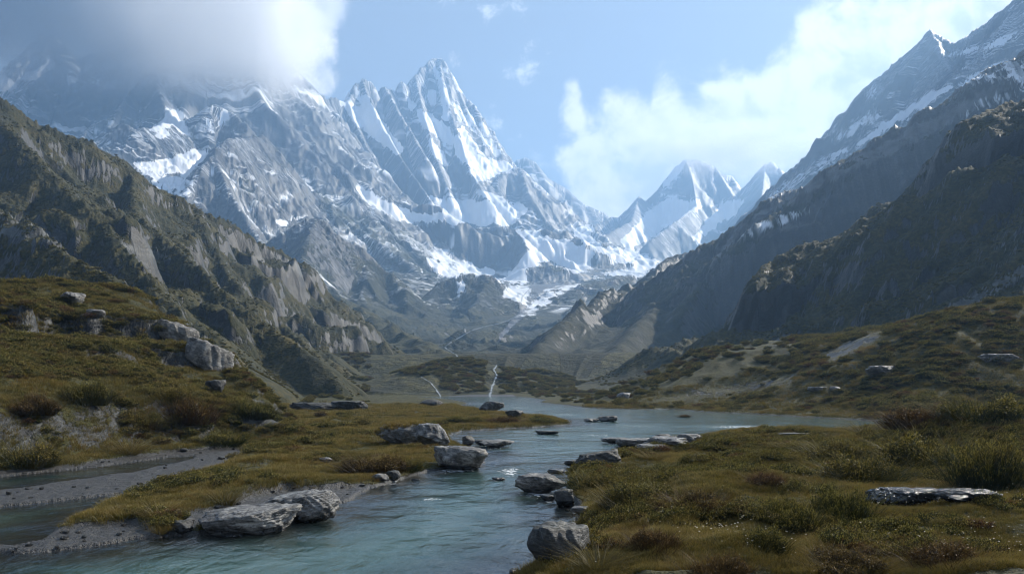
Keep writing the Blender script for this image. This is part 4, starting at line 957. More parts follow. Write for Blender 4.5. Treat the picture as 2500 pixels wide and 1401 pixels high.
# grass
gm = [plant_mesh('grass', blades(26, 0.17, 0.15, 0.010, 0.55, 10 + i), GRASS_M) for i in range(6)]
P, px, py = ground_pts(230000, -0.72, 0.72, 14.5, 150, 5, turf_ok)
S = (0.75 + 0.5 * rng.rand(len(P))) * np.interp(P[:, 1], [15, 40, 75, 150], [0.9, 1.3, 2.0, 3.2]) * (0.75 + 0.7 * fbm(P[:, 0] / 2.5, P[:, 1] / 2.5, 2, 130))
scatter('grass', gm, GRASS_M, P, S)
print('grass', len(P))
# low heath over the banks and slopes
hm = [plant_mesh('heath', leafy(170, 0.34, 0.30, 40 + i, 0.024, 5), HEATH_M) for i in range(5)] + [plant_mesh('heath', leafy(170, 0.34, 0.30, 60 + i, 0.024, 5), HEATH_M) for i in range(2)] + [plant_mesh('heath', leafy(170, 0.34, 0.26, 70, 0.024, 5), RUST_M)]
def heath_ok(x, y, z, o, px, py, idd):
    n = fbm(x / 5.5, y / 5.5, 3, 131); n2 = fbm(x / 16, y / 16, 2, 132)
    base = sstep(0.02, 0.22, n + 0.5 * n2)
    left = sstep(0.3, 1.2, z) * (px < 900) * (y > 40)                # knoll side
    right = (px > 1300) * (y > 70) * sstep(400, 330, y) * np.interp(px, [1300, 1500, 1850, 2000], [0.7, 0.5, 0.7, 1]) * sstep(-0.2, 0.25, fbm(x / 30, y / 30, 2, 133) + np.interp(px, [1700, 2000], [0, 0.35]))
    head = ((px < 1184) | (px > 1222)) * ((px > 1082) | (py < 918)) * (y > 240) * (y < 440) * (px > 960) * (px < 1400) * sstep(0.3, 2.5, z)
    k = head * 0.9 + sstep(-0.12, 0.16, n + 0.5 * n2) * 0.85 * ((y < 60) & (px > 1350)) + base * 0.18 * ((y < 75) & (px < 1200)) + left * sstep(-0.35, 0.1, n + 0.5 * n2) + right * sstep(-0.30, 0.15, n + 0.4 * n2) * sstep(0.1, 0.8, z)
    return np.clip(k, 0, 1) * np.clip(sstep(0.05, 0.5, o['sd']) * (1 - o['grav'] * 1.2) * (1 - 1.2 * at_px(bare, px, py)), 0, 1) * ((idd == 0) | ((idd == 7) & (y < 640)))
P, px, py = ground_pts(95000, -0.75, 0.75, 16, 600, 6, heath_ok)
S = (0.7 + 0.9 * rng.rand(len(P))) * np.interp(P[:, 1], [16, 40, 90, 160, 300, 600], [0.75, 1.0, 1.8, 2.6, 4.0, 7.0])
scatter('undergrowth', hm, HEATH_M, P, S)
print('heath', len(P))

# scrub on the ledges and crests of the two near hills
def ledge_ok(x, y, z, o, px, py, idd):
    e = 2.0; zx = total_h((x + e).astype(F4), y.astype(F4))[0] - total_h((x - e).astype(F4), y.astype(F4))[0]; zy = total_h(x.astype(F4), (y + e).astype(F4))[0] - total_h(x.astype(F4), (y - e).astype(F4))[0]
    n = 1 / np.sqrt(1 + (zx / (2 * e)) ** 2 + (zy / (2 * e)) ** 2)
    return np.isin(idd, (1, 2)) * sstep(0.60, 0.80, n) * sstep(-0.25, 0.2, fbm(x / 26, y / 26, 3, 140))
hs = [plant_mesh('scrub', leafy(60, 0.36, 0.30, 80 + i, 0.05, 4), HEATH_M) for i in range(3)]
P, px, py = ground_pts(80000, -0.75, 0.75, 150, 800, 8, ledge_ok)
scatter('scrub', hs, HEATH_M, P, (0.6 + 0.9 * rng.rand(len(P))) * np.interp(P[:, 1], [150, 300, 600, 800], [1.2, 1.6, 2.4, 3.0]))
print('scrub', len(P))

# pale flower heads over the near heath
_fv = np.array([(-.5, 0, .36), (0, -.5, .38), (.5, 0, .36), (0, .5, .34), (0, 0, .30)]) * 0.035 + np.array([0, 0, .20]); _fq = np.array([(0, 1, 2, 3), (0, 3, 4, 1)])
fm_, ft = material('flower petals'); principled(ft, (0.62, 0.58, 0.46), 0.6)
P, px, py = ground_pts(2600, 0.05, 0.7, 15, 40, 9, lambda x, y, z, o, px, py, idd: sstep(-0.1, 0.3, fbm(x / 3, y / 3, 2, 150)) * turf_ok(x, y, z, o, px, py, idd))
scatter('flowers', [np_mesh('flower', _fv, _fq, fm_, smooth=False)], fm_, P, 0.8 + 0.5 * rng.rand(len(P)))
# ------------------------------------------------------------------ boulders and slabs
def rock_material(name, dark, mid_, pale, wet_z=0.20):
    m, t = material(name)
    g = t.new('NewGeometry'); pos = g.outputs['Position']; oc = t.new('TexCoord').outputs['Object']
    z = t.new('SeparateXYZ', {0: pos}).outputs[2]; rnd = t.new('ObjectInfo').outputs['Random']
    sh = t.vm('ADD', oc, t.new('CombineXYZ', {0: t.m('MULTIPLY', rnd, 40.0)}).outputs[0])
    a = t.noise(sh, 1.6, 7, 0.62, 0.5); b = t.noise(t.vm('MULTIPLY', sh, (1.2, 1.2, 7.0)), 2.2, 6, 0.62, 0.8); c = t.noise(sh, 14.0, 5, 0.7)
    f = t.m('ADD', t.m('MULTIPLY', a, 0.45), t.m('ADD', t.m('MULTIPLY', b, 0.35), t.m('MULTIPLY', c, 0.2)))
    col = t.ramp(f, [(0.40, dark), (0.50, mid_), (0.60, pale)])
    crack = t.ss(t.m('ABSOLUTE', t.m('SUBTRACT', t.noise(t.vm('MULTIPLY', sh, (1, 1, 2.6)), 1.9, 4, 0.55, 1.2), 0.5)), 0.022, 0.004)
    lich = t.ss(t.noise(sh, 5.0, 6, 0.7), 0.58, 0.68)
    col = t.mix(t.m('MULTIPLY', lich, 0.35), col, (0.42, 0.42, 0.38))
    col = t.mix(t.m('MULTIPLY', rnd, 0.35), col, t.vm('MULTIPLY', col, (1.0, 0.86, 0.70)))
    col = t.mix(t.m('MULTIPLY', crack, 0.75), col, (0.02, 0.02, 0.02))
    moss = t.m('MULTIPLY', t.ss(t.m('ADD', t.new('SeparateXYZ', {0: g.outputs['Normal']}).outputs[2], t.m('MULTIPLY', t.m('SUBTRACT', a, 0.5), 2.2)), 0.62, 0.95), MOSS[name])
    col = t.mix(moss, col, t.mix(c, (0.03, 0.034, 0.010), (0.13, 0.10, 0.025)))
    wet = t.ss(t.m('ADD', z, t.m('MULTIPLY', t.m('SUBTRACT', a, 0.5), 0.25)), wet_z + 0.06, wet_z - 0.05)
    col = t.mix(t.m('MULTIPLY', wet, 0.78), col, (0.012, 0.013, 0.013))
    col = t.vm('MULTIPLY', col, (0.78, 0.78, 0.78))
    rough = t.m('SUBTRACT', 0.58, t.m('MULTIPLY', wet, 0.36))
    h = t.m('SUBTRACT', f, t.m('MULTIPLY', crack, 0.25))
    principled(t, col, rough, t.bump(h, 0.16, 0.9), 0.45)
    return m
MOSS = {'pale gneiss': 0.0, 'dark schist': 0.25, 'wet black rock': 0.2, 'mossy ledge rock': 1.0}
GNEISS = rock_material('pale gneiss', (0.035, 0.036, 0.038), (0.15, 0.152, 0.15), (0.42, 0.42, 0.40))
SCHIST = rock_material('dark schist', (0.022, 0.024, 0.025), (0.055, 0.058, 0.06), (0.17, 0.175, 0.17))
WETROCK = rock_material('wet black rock', (0.012, 0.013, 0.014), (0.03, 0.032, 0.033), (0.09, 0.095, 0.095), 9.0)
LEDGE = rock_material('mossy ledge rock', (0.02, 0.021, 0.021), (0.062, 0.063, 0.06), (0.20, 0.20, 0.19))
def rock_mesh(name, w, dpt, h, seed, mat, planes=16, sub=5, strata=0.0, flat_top=0.0, rough=0.075):
    """boulder: a soft intersection of random planes, cut by bedding and roughened; base at z = 0"""
    q = np.random.RandomState(seed)
    bm = bmesh.new(); bmesh.ops.create_icosphere(bm, subdivisions=sub, radius=1.0)
    D = np.array([v.co[:] for v in bm.verts]); F = np.array([[v.index for v in f.verts] for f in bm.faces]); bm.free()
    n = q.randn(planes, 3); n[:, 2] *= 0.8; n /= np.linalg.norm(n, axis=1, keepdims=True); dd = 0.72 + 0.38 * q.rand(planes)
    n = np.concatenate([n, [[0, 0, 1.0], [0.15 * q.randn(), 0.15 * q.randn(), 1]]]); dd = np.concatenate([dd, [0.8 - 0.25 * flat_top, 0.85]])
    n /= np.linalg.norm(n, axis=1, keepdims=True)
    c = np.maximum(D @ n.T, 1e-3); r = dd[None] / c; k = 26.0
    R = -np.log(np.exp(-k * np.minimum(r, 3)).sum(1)) / k
    R = np.minimum(R, 1.35)
    V = D * R[:, None]
    so = seed * 7.7
    u1, v1 = V[:, 0] * 1.3 + V[:, 2] * 0.7 + so, V[:, 1] * 1.3 - V[:, 2] * 0.6 + so
    dsp = fbm(u1 * 1.2, v1 * 1.2, 5, seed, 0.55) * rough * 2.2 + (ridged(u1 * 2.3, v1 * 2.3, 4, seed + 3) - 0.45) * rough * 1.6
    if strata:
        ph = V[:, 2] * 5.0 + V[:, 0] * 0.9 + 1.2 * fbm(V[:, 0] * 1.1 + so, V[:, 1] * 1.1, 3, seed + 9); fr = ph - np.floor(ph)
        dsp = dsp + strata * (sstep(0.0, 0.2, fr) - 0.5) * (1 - 0.6 * fr)
    V = V * (1 + dsp)[:, None]
    mn, mx = V.min(0), V.max(0); V = (V - (mn + mx) / 2) / (mx - mn) * np.array([w, dpt, h]); V[:, 2] += h / 2
    return np_mesh(name, V, F, mat, smooth=True)
def rock(px, py, wpx, hpx, label, seed, mat=None, depth=0.8, turn=None, sink=0.18, Y=None, tilt=(0, 0), **kw):
    """rock whose waterline or foot sits at photo pixel (px, py)"""
    if Y is None:
        x, Y, z = hit(px, py)
    else: x, Y, z = P3(px, py, Y)
    w = wpx / FP * Y; h = hpx / FP * Y * 0.9
    o = obj(kw.pop('name', 'boulder'), rock_mesh('boulder', w, w * depth, h * (1 + sink), seed, mat or GNEISS, **kw), label=label, cat='rock')
    o.location = (x, Y + w * depth * 0.42, max(z, 0.0) - h * sink); o.rotation_euler = (radians(tilt[0]), radians(tilt[1]), radians(turn if turn is not None else (seed * 37) % 50 - 25))
    return o
BOULDERS = []
def B(*a, **k): o = rock(*a, **k); BOULDERS.append(o); return o
# river side, left bank
r1 = B(990, 1090, 170, 62, 'broad boulder with a cap of turf on the left bank beside its white block', 1, GNEISS, depth=0.9, turn=8, strata=0.05, flat_top=0.6)
r1b = B(1052, 1086, 96, 58, 'pale angular block leaning on the turf-capped boulder on the left bank', 22, GNEISS, depth=0.9, turn=-15, strata=0.03, planes=11)
r2 = B(1116, 1150, 128, 66, 'large pale boulder with a dark wet foot at the tip of the left bank', 3, GNEISS, depth=0.8, turn=12, planes=12, tilt=(0, 6))
B(1142, 1090, 34, 30, 'small dark pointed rock behind the pale boulder at the tip of the left bank', 4, SCHIST, planes=10, sub=4)
B(598, 1306, 250, 62, 'long low white slab at the water edge of the near gravel bank', 5, GNEISS, depth=0.62, turn=10, strata=0.09, flat_top=0.8, planes=14, tilt=(3, -4))
B(752, 1274, 150, 74, 'rugged white and black boulder just upstream of the long low slab', 6, GNEISS, depth=0.8, turn=18, strata=0.10, planes=13, rough=0.09, tilt=(0, -8))
B(700, 1240, 150, 34, 'flat tilted white plate of rock behind the rugged boulder on the near gravel bank', 7, GNEISS, depth=0.5, turn=22, strata=0.06, flat_top=0.8, tilt=(0, -9))
B(438, 1305, 50, 36, 'small dark rock at the left end of the long low slab', 8, SCHIST, sub=4)
B(926, 1176, 44, 22, 'small pale rock at the bank edge, left of its round black neighbour', 9, GNEISS, sub=4)
B(958, 1174, 38, 28, 'small round black-footed rock at the bank edge above the small pale one', 10, SCHIST, sub=4)
B(793, 1131, 30, 16, 'lone pale stone on the turf left of the heather clump', 11, GNEISS, sub=4)
# river side, right bank
B(1364, 1374, 162, 98, 'big dark boulder with a pale top in the near water, right bank', 12, SCHIST, depth=0.85, turn=-8, planes=12, flat_top=0.2, tilt=(0, 5))
B(1322, 1206, 132, 50, 'flat-topped grey boulder jutting into the river from the right bank', 13, GNEISS, depth=0.7, turn=-6, strata=0.07, flat_top=0.7)
B(1378, 1236, 52, 48, 'small round dark boulder in front of the flat-topped grey one', 14, SCHIST, sub=4, planes=22)
B(1338, 1224, 38, 18, 'little dark stone in the water left of the round dark boulder', 15, SCHIST, sub=4)
B(1420, 1256, 56, 20, 'low pale broken stone at the water edge under the heather', 16, GNEISS, sub=4, strata=0.08)
B(1468, 1140, 112, 40, 'long dark wedge of rock on the right bank below the white ledge', 17, SCHIST, depth=0.6, turn=14, strata=0.06, flat_top=0.5, tilt=(0, -8))
B(1412, 1142, 68, 20, 'low white slab in the water left of the dark wedge', 18, GNEISS, depth=0.7, sub=4, strata=0.06, flat_top=0.8)
B(1362, 1157, 54, 12, 'thin white slab awash left of the low white slab', 19, GNEISS, depth=0.8, sub=4, flat_top=0.8)
for a in [(1648, 1098, 150, 32, 'largest white slab of the ledge running into the river', 20), (1560, 1094, 110, 24, 'white slab of the ledge next to the largest one', 23), (1510, 1084, 76, 16, 'white slab at the river end of the ledge', 24), (1690, 1082, 66, 24, 'white slab of the ledge against the meadow', 25), (1598, 1102, 84, 18, 'front white slab of the ledge, lowest to the water', 26)]:
    B(*a, GNEISS, depth=0.9, strata=0.12, flat_top=0.9, planes=12)
B(1620, 1072, 40, 14, 'small dark stone on the back edge of the white ledge', 27, SCHIST, sub=4)
B(1688, 1070, 36, 12, 'dark stone on the meadow end of the white ledge', 28, SCHIST, sub=4)
B(1212, 1094, 88, 20, 'flat white rock plate awash in midstream above the pale boulder', 29, GNEISS, depth=1.0, strata=0.12, flat_top=0.9)
B(1178, 1088, 46, 16, 'dark rock plate at the left end of the midstream plate', 30, SCHIST, sub=4, depth=0.9, flat_top=0.8)
B(1338, 1061, 54, 10, 'flat dark rock plate in the river centre', 31, SCHIST, sub=4, depth=1.2, flat_top=0.9)
B(1484, 1030, 50, 17, 'dark rock standing in the river above its white ledge', 32, SCHIST, sub=4)
B(1448, 1030, 44, 9, 'white low rock in the river left of the dark rock', 33, GNEISS, sub=4, depth=1.0, flat_top=0.8)
B(1216, 1174, 36, 9, 'small reddish flat stone in midstream', 34, SCHIST, sub=4, flat_top=0.8)
B(1200, 1006, 62, 30, 'dark humped boulder on the far grassy spit', 35, SCHIST, depth=0.8, strata=0.05)
B(1256, 1020, 46, 22, 'lower dark rock beside the humped boulder on the far spit', 36, SCHIST, sub=4, strata=0.05)
B(1048, 992, 58, 20, 'dark rounded rock at the back of the left meadow by the lake', 37, SCHIST, sub=4)
B(845, 1002, 110, 26, 'low dark outcrop at the right end of the rock step on the left meadow', 38, SCHIST, depth=0.5, strata=0.12, flat_top=0.7)
B(760, 1002, 120, 22, 'low dark outcrop at the left end of the rock step on the left meadow', 39, SCHIST, depth=0.5, strata=0.12, flat_top=0.7)
# slopes
B(470, 896, 124, 74, 'pale streaked slab on the right shoulder of the left knoll', 56, GNEISS, sink=0.5, depth=0.7, strata=0.04, planes=11, turn=24, tilt=(0, 22))
B(398, 838, 120, 64, 'pale weathered rock face left of the pale streaked slab on the knoll', 57, GNEISS, sink=0.5, depth=0.6, strata=0.05, planes=11, turn=14, tilt=(0, 16))
B(520, 962, 50, 40, 'small broken rock below the pale streaked slab on the knoll', 58, SCHIST, sub=4, strata=0.08)
B(1524, 977, 34, 22, 'grey boulder alone on the lit meadow of the right shore', 41, GNEISS, sub=4)
B(158, 740, 74, 32, 'largest white boulder on top of the left knoll', 42, GNEISS, depth=0.8, strata=0.06, flat_top=0.4)
B(224, 774, 48, 24, 'smaller grey boulder on the left knoll below the white one', 43, GNEISS, sub=4, strata=0.05)
B(2160, 922, 84, 34, 'flat grey boulder among the heath on the right slope', 44, GNEISS, depth=0.8, strata=0.06, flat_top=0.6, turn=12)
B(2452, 886, 110, 26, 'long pale slab high on the right slope at the picture edge', 45, GNEISS, depth=0.6, strata=0.06, flat_top=0.7, turn=10)
B(2000, 955, 46, 13, 'narrow pale stone low on the right slope', 46, GNEISS, sub=4, flat_top=0.6)
B(2042, 954, 30, 13, 'stubby pale stone low on the right slope beside the narrow one', 47, GNEISS, sub=4)
B(2184, 1024, 36, 14, 'small pale stone at the right end of the lake shore', 48, GNEISS, sub=4)
B(2240, 1240, 190, 46, 'wet black rock outcrop glinting under the heather of the right bank', 49, WETROCK, depth=0.7, strata=0.14, flat_top=0.6, rough=0.1, turn=-8)
B(2395, 1232, 170, 34, 'second wet black outcrop, at the right end of the glinting rock', 50, WETROCK, depth=0.7, strata=0.14, flat_top=0.6, rough=0.1, turn=5)
B(2038, 1094, 90, 10, 'thin pale bar of rock lying in the grass of the right bank', 51, GNEISS, depth=0.25, turn=28, sub=4, flat_top=0.8)
B(1950, 1070, 110, 14, 'low dark rock shelf at the water behind the right bank', 52, SCHIST, depth=0.6, flat_top=0.8, strata=0.08)
# stones strewn along the shingle and shores
_sp = []
for i in range(3):
    _sp.append(rock_mesh('stone', 1, 0.8, 0.6, 200 + i, [GNEISS, SCHIST, GNEISS][i], sub=3, planes=12))
_n = 0
_qs = np.random.RandomState(77)
def strew(n, test, lo_, hi_, label, group, seed):
    q = np.random.RandomState(seed); y = np.exp(q.uniform(np.log(17), np.log(90), 6000)); x = y * q.uniform(-0.68, 0.68, 6000)
    z, idd, t_, d_, o = total_h(x.astype(F4), y.astype(F4)); px, py = CX + FP * x / y, HZ - FP * (z - CAMZ) / y
    k = np.nonzero(test(x, y, z, o, px, py))[0][:n]
    for j in k:
        s = q.uniform(lo_, hi_) * (1 + y[j] / 60) * (0.6 + 0.9 * q.rand() ** 3)
        c = bpy.data.objects.new('stone', _sp[q.randint(3)]); link(c); c.location = (x[j], y[j], z[j] - 0.08 * s); c.scale = (s, s * q.uniform(.7, 1.2), s * q.uniform(.6, 1)); c.rotation_euler = (0, 0, q.rand() * 6.28)
        c['label'] = label; c['category'] = 'stone'; c['group'] = group
strew(70, lambda x, y, z, o, px, py: (o['grav'] > 0.7) & (px < 1000) & (o['sd'] > 0), 0.10, 0.20, 'small grey stone lying on the shingle of the left side channel and bank', 'stones on the left shingle', 1)
strew(60, lambda x, y, z, o, px, py: (o['sd'] > -1.6) & (o['sd'] < 0.1) & (px > 1000) & (y < 60), 0.12, 0.26, 'small stone in the shallows along the river edge', 'stones in the river shallows', 2)
# turf on the capped boulder
from mathutils.bvhtree import BVHTree
def turf_on(o, n, test, seed, label=None):
    q = np.random.RandomState(seed); me = o.data; vs = [v.co.copy() for v in me.vertices]; bvh = BVHTree.FromPolygons(vs, [p.vertices[:] for p in me.polygons])
    w_, d_ = o.dimensions.x / 2, o.dimensions.y / 2; Vs, Fs, Ts, k = [], [], [], 0
    lib = [leafy(70, 0.30, 0.22, 400 + i, 0.03, 4) for i in range(3)] + [blades(70, 0.22, 0.20, 0.012, 0.7, 410 + i) for i in range(3)]
    for _ in range(n):
        x, y = q.uniform(-w_, w_), q.uniform(-d_, d_)
        if not test(x / w_, y / d_): continue
        h = bvh.ray_cast(Vector((x, y, 50)), Vector((0, 0, -1)))
        if h[0] is None or h[1].z < 0.45: continue
        V, F, T = lib[q.randint(6)]; s = q.uniform(0.7, 1.3); a = q.rand() * 6.28
        R = np.array([[cos(a), -sin(a), 0], [sin(a), cos(a), 0], [0, 0, 1]])
        Vs.append((V @ R.T) * s + np.array(h[0])); Fs.append(F + k); Ts.append(T); k += len(V)
    return obj('turf_cap', plant_mesh('turf_cap', (np.concatenate(Vs), np.concatenate(Fs), np.concatenate(Ts)), GRASS_M), parent=o)
turf_on(r1, 240, lambda a, b: a < 0.45 and a * 0.4 + b > -0.75, 5)
# ------------------------------------------------------------------ shrubs and tussocks one can tell apart
def foot(px, py):
    x, Y, z = hit(px, py); return x, Y, z
_sm = {}
def lobes(s):
    q = np.random.RandomState(500 + s); Vs, Fs, Ts, k = [], [], [], 0
    for i in range(6):
        a = q.rand() * 6.28; d = 0.34 * math.sqrt(q.rand()) if i else 0; r = q.uniform(0.16, 0.32); hh = q.uniform(0.26, 0.58)
        V, F, T = leafy(int(260 * r / 0.24), r, hh, 520 + s * 10 + i, 0.017, 8)
        V = V + np.array([cos(a) * d, sin(a) * d, 0]); Vs.append(V); Fs.append(F + k); Ts.append(T); k += len(V)
    return np.concatenate(Vs), np.concatenate(Fs), np.concatenate(Ts)
def bush(px, py, wpx, hpx, label, kind='heath', seed=0):
    """a shrub is an Empty at its foot with foliage and stems; a tussock is one mesh of blades"""
    x, Y, z = foot(px, py); w = wpx / FP * Y; h = hpx / FP * Y
    key = (kind, seed % 4)
    if key not in _sm:
        if kind == 'tuss': _sm[key] = [plant_mesh('tussock', blades(330, 0.20, 0.62, 0.011, 1.1, 320 + seed % 4, droop=0.5, tip0=0.35), TUSS_M)]
        else:
            mt = RUST_M if kind == 'rust' else HEATH_M
            _sm[key] = [plant_mesh('foliage', lobes(seed % 4), mt), plant_mesh('stems', blades(620, 0.44, 0.42, 0.006, 0.75, 310 + seed % 4, h_var=0.6, tip0=0.6), mt)]
    if kind == 'tuss': o = obj('tussock', _sm[key][0], label=label, cat='grass tuft')
    else:
        o = bpy.data.objects.new('shrub', None); link(o); o['label'] = label; o['category'] = 'shrub'; o.empty_display_size = 0.2
        for nm, ms in zip(('foliage', 'stems'), _sm[key]): obj(nm, ms, parent=o)
    o.location = (x, Y + 0.25 * w, z - 0.02); bh = 0.62 if kind == 'tuss' else 0.60
    o.scale = (w / (1.05 if kind != 'tuss' else 1.0), w * 0.9, h / bh); o.rotation_euler = (0, 0, (seed * 2.4) % 6.28)
    return o
for i, (px, py, w_, h_, kind, lab) in enumerate([
    (2075, 1290, 170, 130, 'heath', 'tall dark green shrub beside the wet black outcrop on the right bank'),
    (1945, 1300, 150, 120, 'heath', 'dark shrub with yellow tips left of the tall one beside the wet outcrop'),
    (1870, 1350, 150, 84, 'heath', 'spreading olive shrub in the middle of the near right bank'),
    (1705, 1255, 190, 74, 'rust', 'wide brown heather cushion in the middle of the right bank'),
    (1560, 1240, 210, 80, 'heath', 'heather clump hanging over the river edge behind the round boulder'),
    (1450, 1195, 150, 60, 'heath', 'heather clump over the water right of the flat-topped boulder'),
    (1610, 1345, 150, 66, 'rust', 'low reddish shrub on the near right bank behind the big dark boulder'),
    (1445, 1300, 110, 56, 'heath', 'yellow-tipped shrub behind the big dark boulder'),
    (2130, 1185, 230, 90, 'heath', 'broad sunlit shrub with yellow tips above the wet outcrop'),
    (2320, 1150, 260, 130, 'heath', 'great dark bush at the upper right end of the right bank'),
    (2440, 1200, 200, 170, 'green', 'tall dark bush at the picture edge of the right bank'),
    (2060, 1120, 190, 60, 'heath', 'rounded shrub at the crest of the right bank beside the thin pale bar'),
    (2260, 1045, 200, 70, 'rust', 'brownish bush on the skyline of the right bank'),
    (2430, 1030, 220, 90, 'heath', 'bush on the skyline of the right bank at the picture edge'),
    (1740, 1075, 56, 22, 'heath', 'small round dark shrub at the end of the white ledge'),
    (1890, 1185, 130, 44, 'rust', 'low rusty cushion on the sunny part of the right bank'),
    (1640, 1160, 130, 36, 'heath', 'low cushion on the right bank behind the dark wedge'),
    (1990, 1210, 150, 56, 'heath', 'low olive cushion left of the broad sunlit shrub'),
    (1765, 1420, 180, 80, 'rust', 'reddish heather at the lower edge of the picture on the right bank'),
    (2080, 1400, 230, 70, 'rust', 'red-tipped heather at the lower edge of the picture below the tall shrub'),
    (2330, 1390, 230, 80, 'rust', 'burgundy heather in the lower right corner'),
    (900, 1155, 180, 62, 'rust', 'orange-brown heather mound on the left bank near the river'),
    (985, 1150, 110, 44, 'heath', 'green heather right of the orange-brown mound on the left bank'),
    (450, 1032, 150, 90, 'rust', 'burgundy bush at the foot of the left knoll'),
    (340, 1046, 110, 50, 'heath', 'green bush left of the burgundy one at the foot of the left knoll'),
    (610, 1020, 110, 70, 'heath', 'round dark bush at the right foot of the left knoll'),
    (195, 985, 120, 80, 'green', 'dark green bush half way up the left knoll slope'),
    (60, 1010, 130, 70, 'rust', 'red-brown bush on the left knoll slope at the picture edge'),
    (400, 985, 120, 60, 'heath', 'yellow-green bush on the knoll slope above the burgundy bush'),
    (40, 1140, 150, 80, 'green', 'grassy green bush at the side channel in the left corner'),
    (540, 1090, 130, 44, 'heath', 'dark cushion on the bank above the shingle of the side channel'),
    (1230, 1032, 90, 22, 'rust', 'brown heather on the far grassy spit'),
    (1320, 1033, 80, 20, 'heath', 'dark heather at the river end of the far spit'),
    (1130, 1030, 100, 22, 'heath', 'olive heather at the inland end of the far spit'),
    (1672, 1018, 40, 9, 'rust', 'tiny orange island of plants in the still water'),
    (1815, 1049, 24, 10, 'heath', 'tiny dark plant tuft in the shallows behind the right bank'),
]):
    bush(px, py, w_, h_, lab, kind, i)
for i, (px, py, w_, h_, lab) in enumerate([
    (545, 1235, 78, 58, 'tall golden grass tuft on the near left bank behind the slabs'),
    (385, 1270, 92, 48, 'wide golden grass tuft near the tip of the left bank'),
    (288, 1258, 44, 40, 'narrow golden grass tuft on the tip of the left bank'),
    (305, 1110, 84, 52, 'large pale grass tuft on the bank of the side channel'),
    (110, 1098, 40, 30, 'small pale grass tuft left of the large one on the side channel'),
    (1460, 1400, 120, 80, 'golden grass tuft at the lower edge behind the big dark boulder'),
    (1600, 1125, 70, 34, 'pale grass tuft on the right bank behind the dark wedge'),
    (1780, 1098, 60, 22, 'small grass tuft in the middle of the right bank crest'),
    (1940, 1100, 80, 30, 'golden grass tuft on the far edge of the right bank'),
    (2120, 1062, 90, 40, 'sunlit grass tuft on the skyline of the right bank'),
    (388, 1305, 44, 34, 'bright green sedge tuft by the small dark rock'),
]):
    bush(px, py, w_, h_, lab, 'tuss', i)
# ------------------------------------------------------------------ water: depth and broken water come from the bed and the rocks
_wy = np.exp(np.linspace(np.log(8.0), np.log(335.0), 420)); _wu = np.linspace(-0.86, 0.86, 420)
WX = (_wy[:, None] * _wu[None]).ravel().astype(F4); WY = np.repeat(_wy, len(_wu)).astype(F4)
_wz, _wi, _a, _b, _wo = total_h(WX, WY)
foam = np.zeros(len(WX), F4)
for o in BOULDERS:
    bx, by = o.location.x, o.location.y
    if by > 140 or float(_wo['sd'].min()) > 0: continue
    R = o.dimensions.x * 0.5 if o.dimensions.x > 0 else 1
    if land_sd(np.array([bx], F4), np.array([by - R * 0.8], F4))[0][0] > 0.6: continue
    dx, dy = WX - bx, WY - by                       # the river runs towards the eye and a little to the left
    al = -dy * 0.95 - dx * 0.3; ac = np.abs(dx * 0.95 - dy * 0.3)
    foam = np.maximum(foam, (0.55 if by < 27 else 1.0) * np.exp(-(ac / (R * 0.9)) ** 2) * sstep(-R * 1.3, -R * 0.2, al) * np.exp(-np.maximum(al - R * 0.4, 0) / (R * 1.6)))
def rapid(px, py, rx, ry, k):
    x, y = G2(px, py); a = rx / FP * y; b = abs(G2(px, py - ry)[1] - y)
    return k * np.exp(-((WX - x) / a) ** 2 - ((WY - y) / b) ** 2)
for r in [(1245, 1150, 30, 14, .9), (1060, 1218, 60, 6, .75), (1000, 1180, 90, 10, .5), (1330, 1140, 60, 8, .5), (1180, 1120, 50, 10, .5), (1560, 1040, 120, 8, .55), (1460, 1062, 90, 7, .6), (1400, 1085, 120, 8, .5), (1300, 1025, 80, 5, .5), (1820, 1042, 140, 6, .8), (1260, 995, 90, 4, .6), (1180, 985, 80, 3, .6), (1380, 1012, 80, 4, .6)]:
    foam = np.maximum(foam, rapid(*r))
_q = (np.arange(419)[:, None] * 420 + np.arange(419)[None]).ravel(); _Q = np.stack([_q, _q + 1, _q + 421, _q + 420], -1)
deep = np.clip(-_wz, 0, 2)
keep = (deep[_Q].max(1) > 0.0)
m, t = material('river water')
pos = t.new('NewGeometry').outputs['Position']
flow = t.vm('MULTIPLY', t.vm('ADD', pos, t.vm('MULTIPLY', t.vm('SUBTRACT', t.new('TexNoise', {'Vector': pos, 'Scale': 0.25, 'Detail': 2.0}).outputs['Color'], (0.5, 0.5, 0.5)), (2.5, 2.5, 0))), (1.0, 0.42, 1))
r1 = t.noise(flow, 1.5, 4, 0.55, 0.5); r2 = t.noise(flow, 6.5, 4, 0.6, 0.3); r3 = t.noise(pos, 0.35, 3, 0.5)
fo = t.attr('foam')
calm = t.ss(t.m('ADD', r3, t.m('MULTIPLY', fo, 0.7)), 0.30, 0.80, 0.35, 1.6)
hgt = t.m('MULTIPLY', t.m('ADD', r1, t.m('MULTIPLY', r2, t.m('ADD', 0.20, t.m('MULTIPLY', fo, 0.6)))), calm)
nrm = t.bump(hgt, 0.10, 0.85)
fr = t.new('Fresnel', {'IOR': 1.33, 'Normal': nrm}).outputs[0]
dk = t.ss(t.attr('deep'), 0.08, 0.75)
tint = t.mix(t.noise(pos, 0.13, 3, 0.5), (0.035, 0.085, 0.080), (0.075, 0.15, 0.135))
dif = t.new('BsdfDiffuse', {'Color': tint}).outputs[0]
tr = t.new('BsdfTransparent', {'Color': t.mix(dk, (0.80, 0.86, 0.82), (0.25, 0.45, 0.43))}).outputs[0]
body = t.new('MixShader', {0: t.m('MULTIPLY', dk, 0.75), 1: tr, 2: dif})
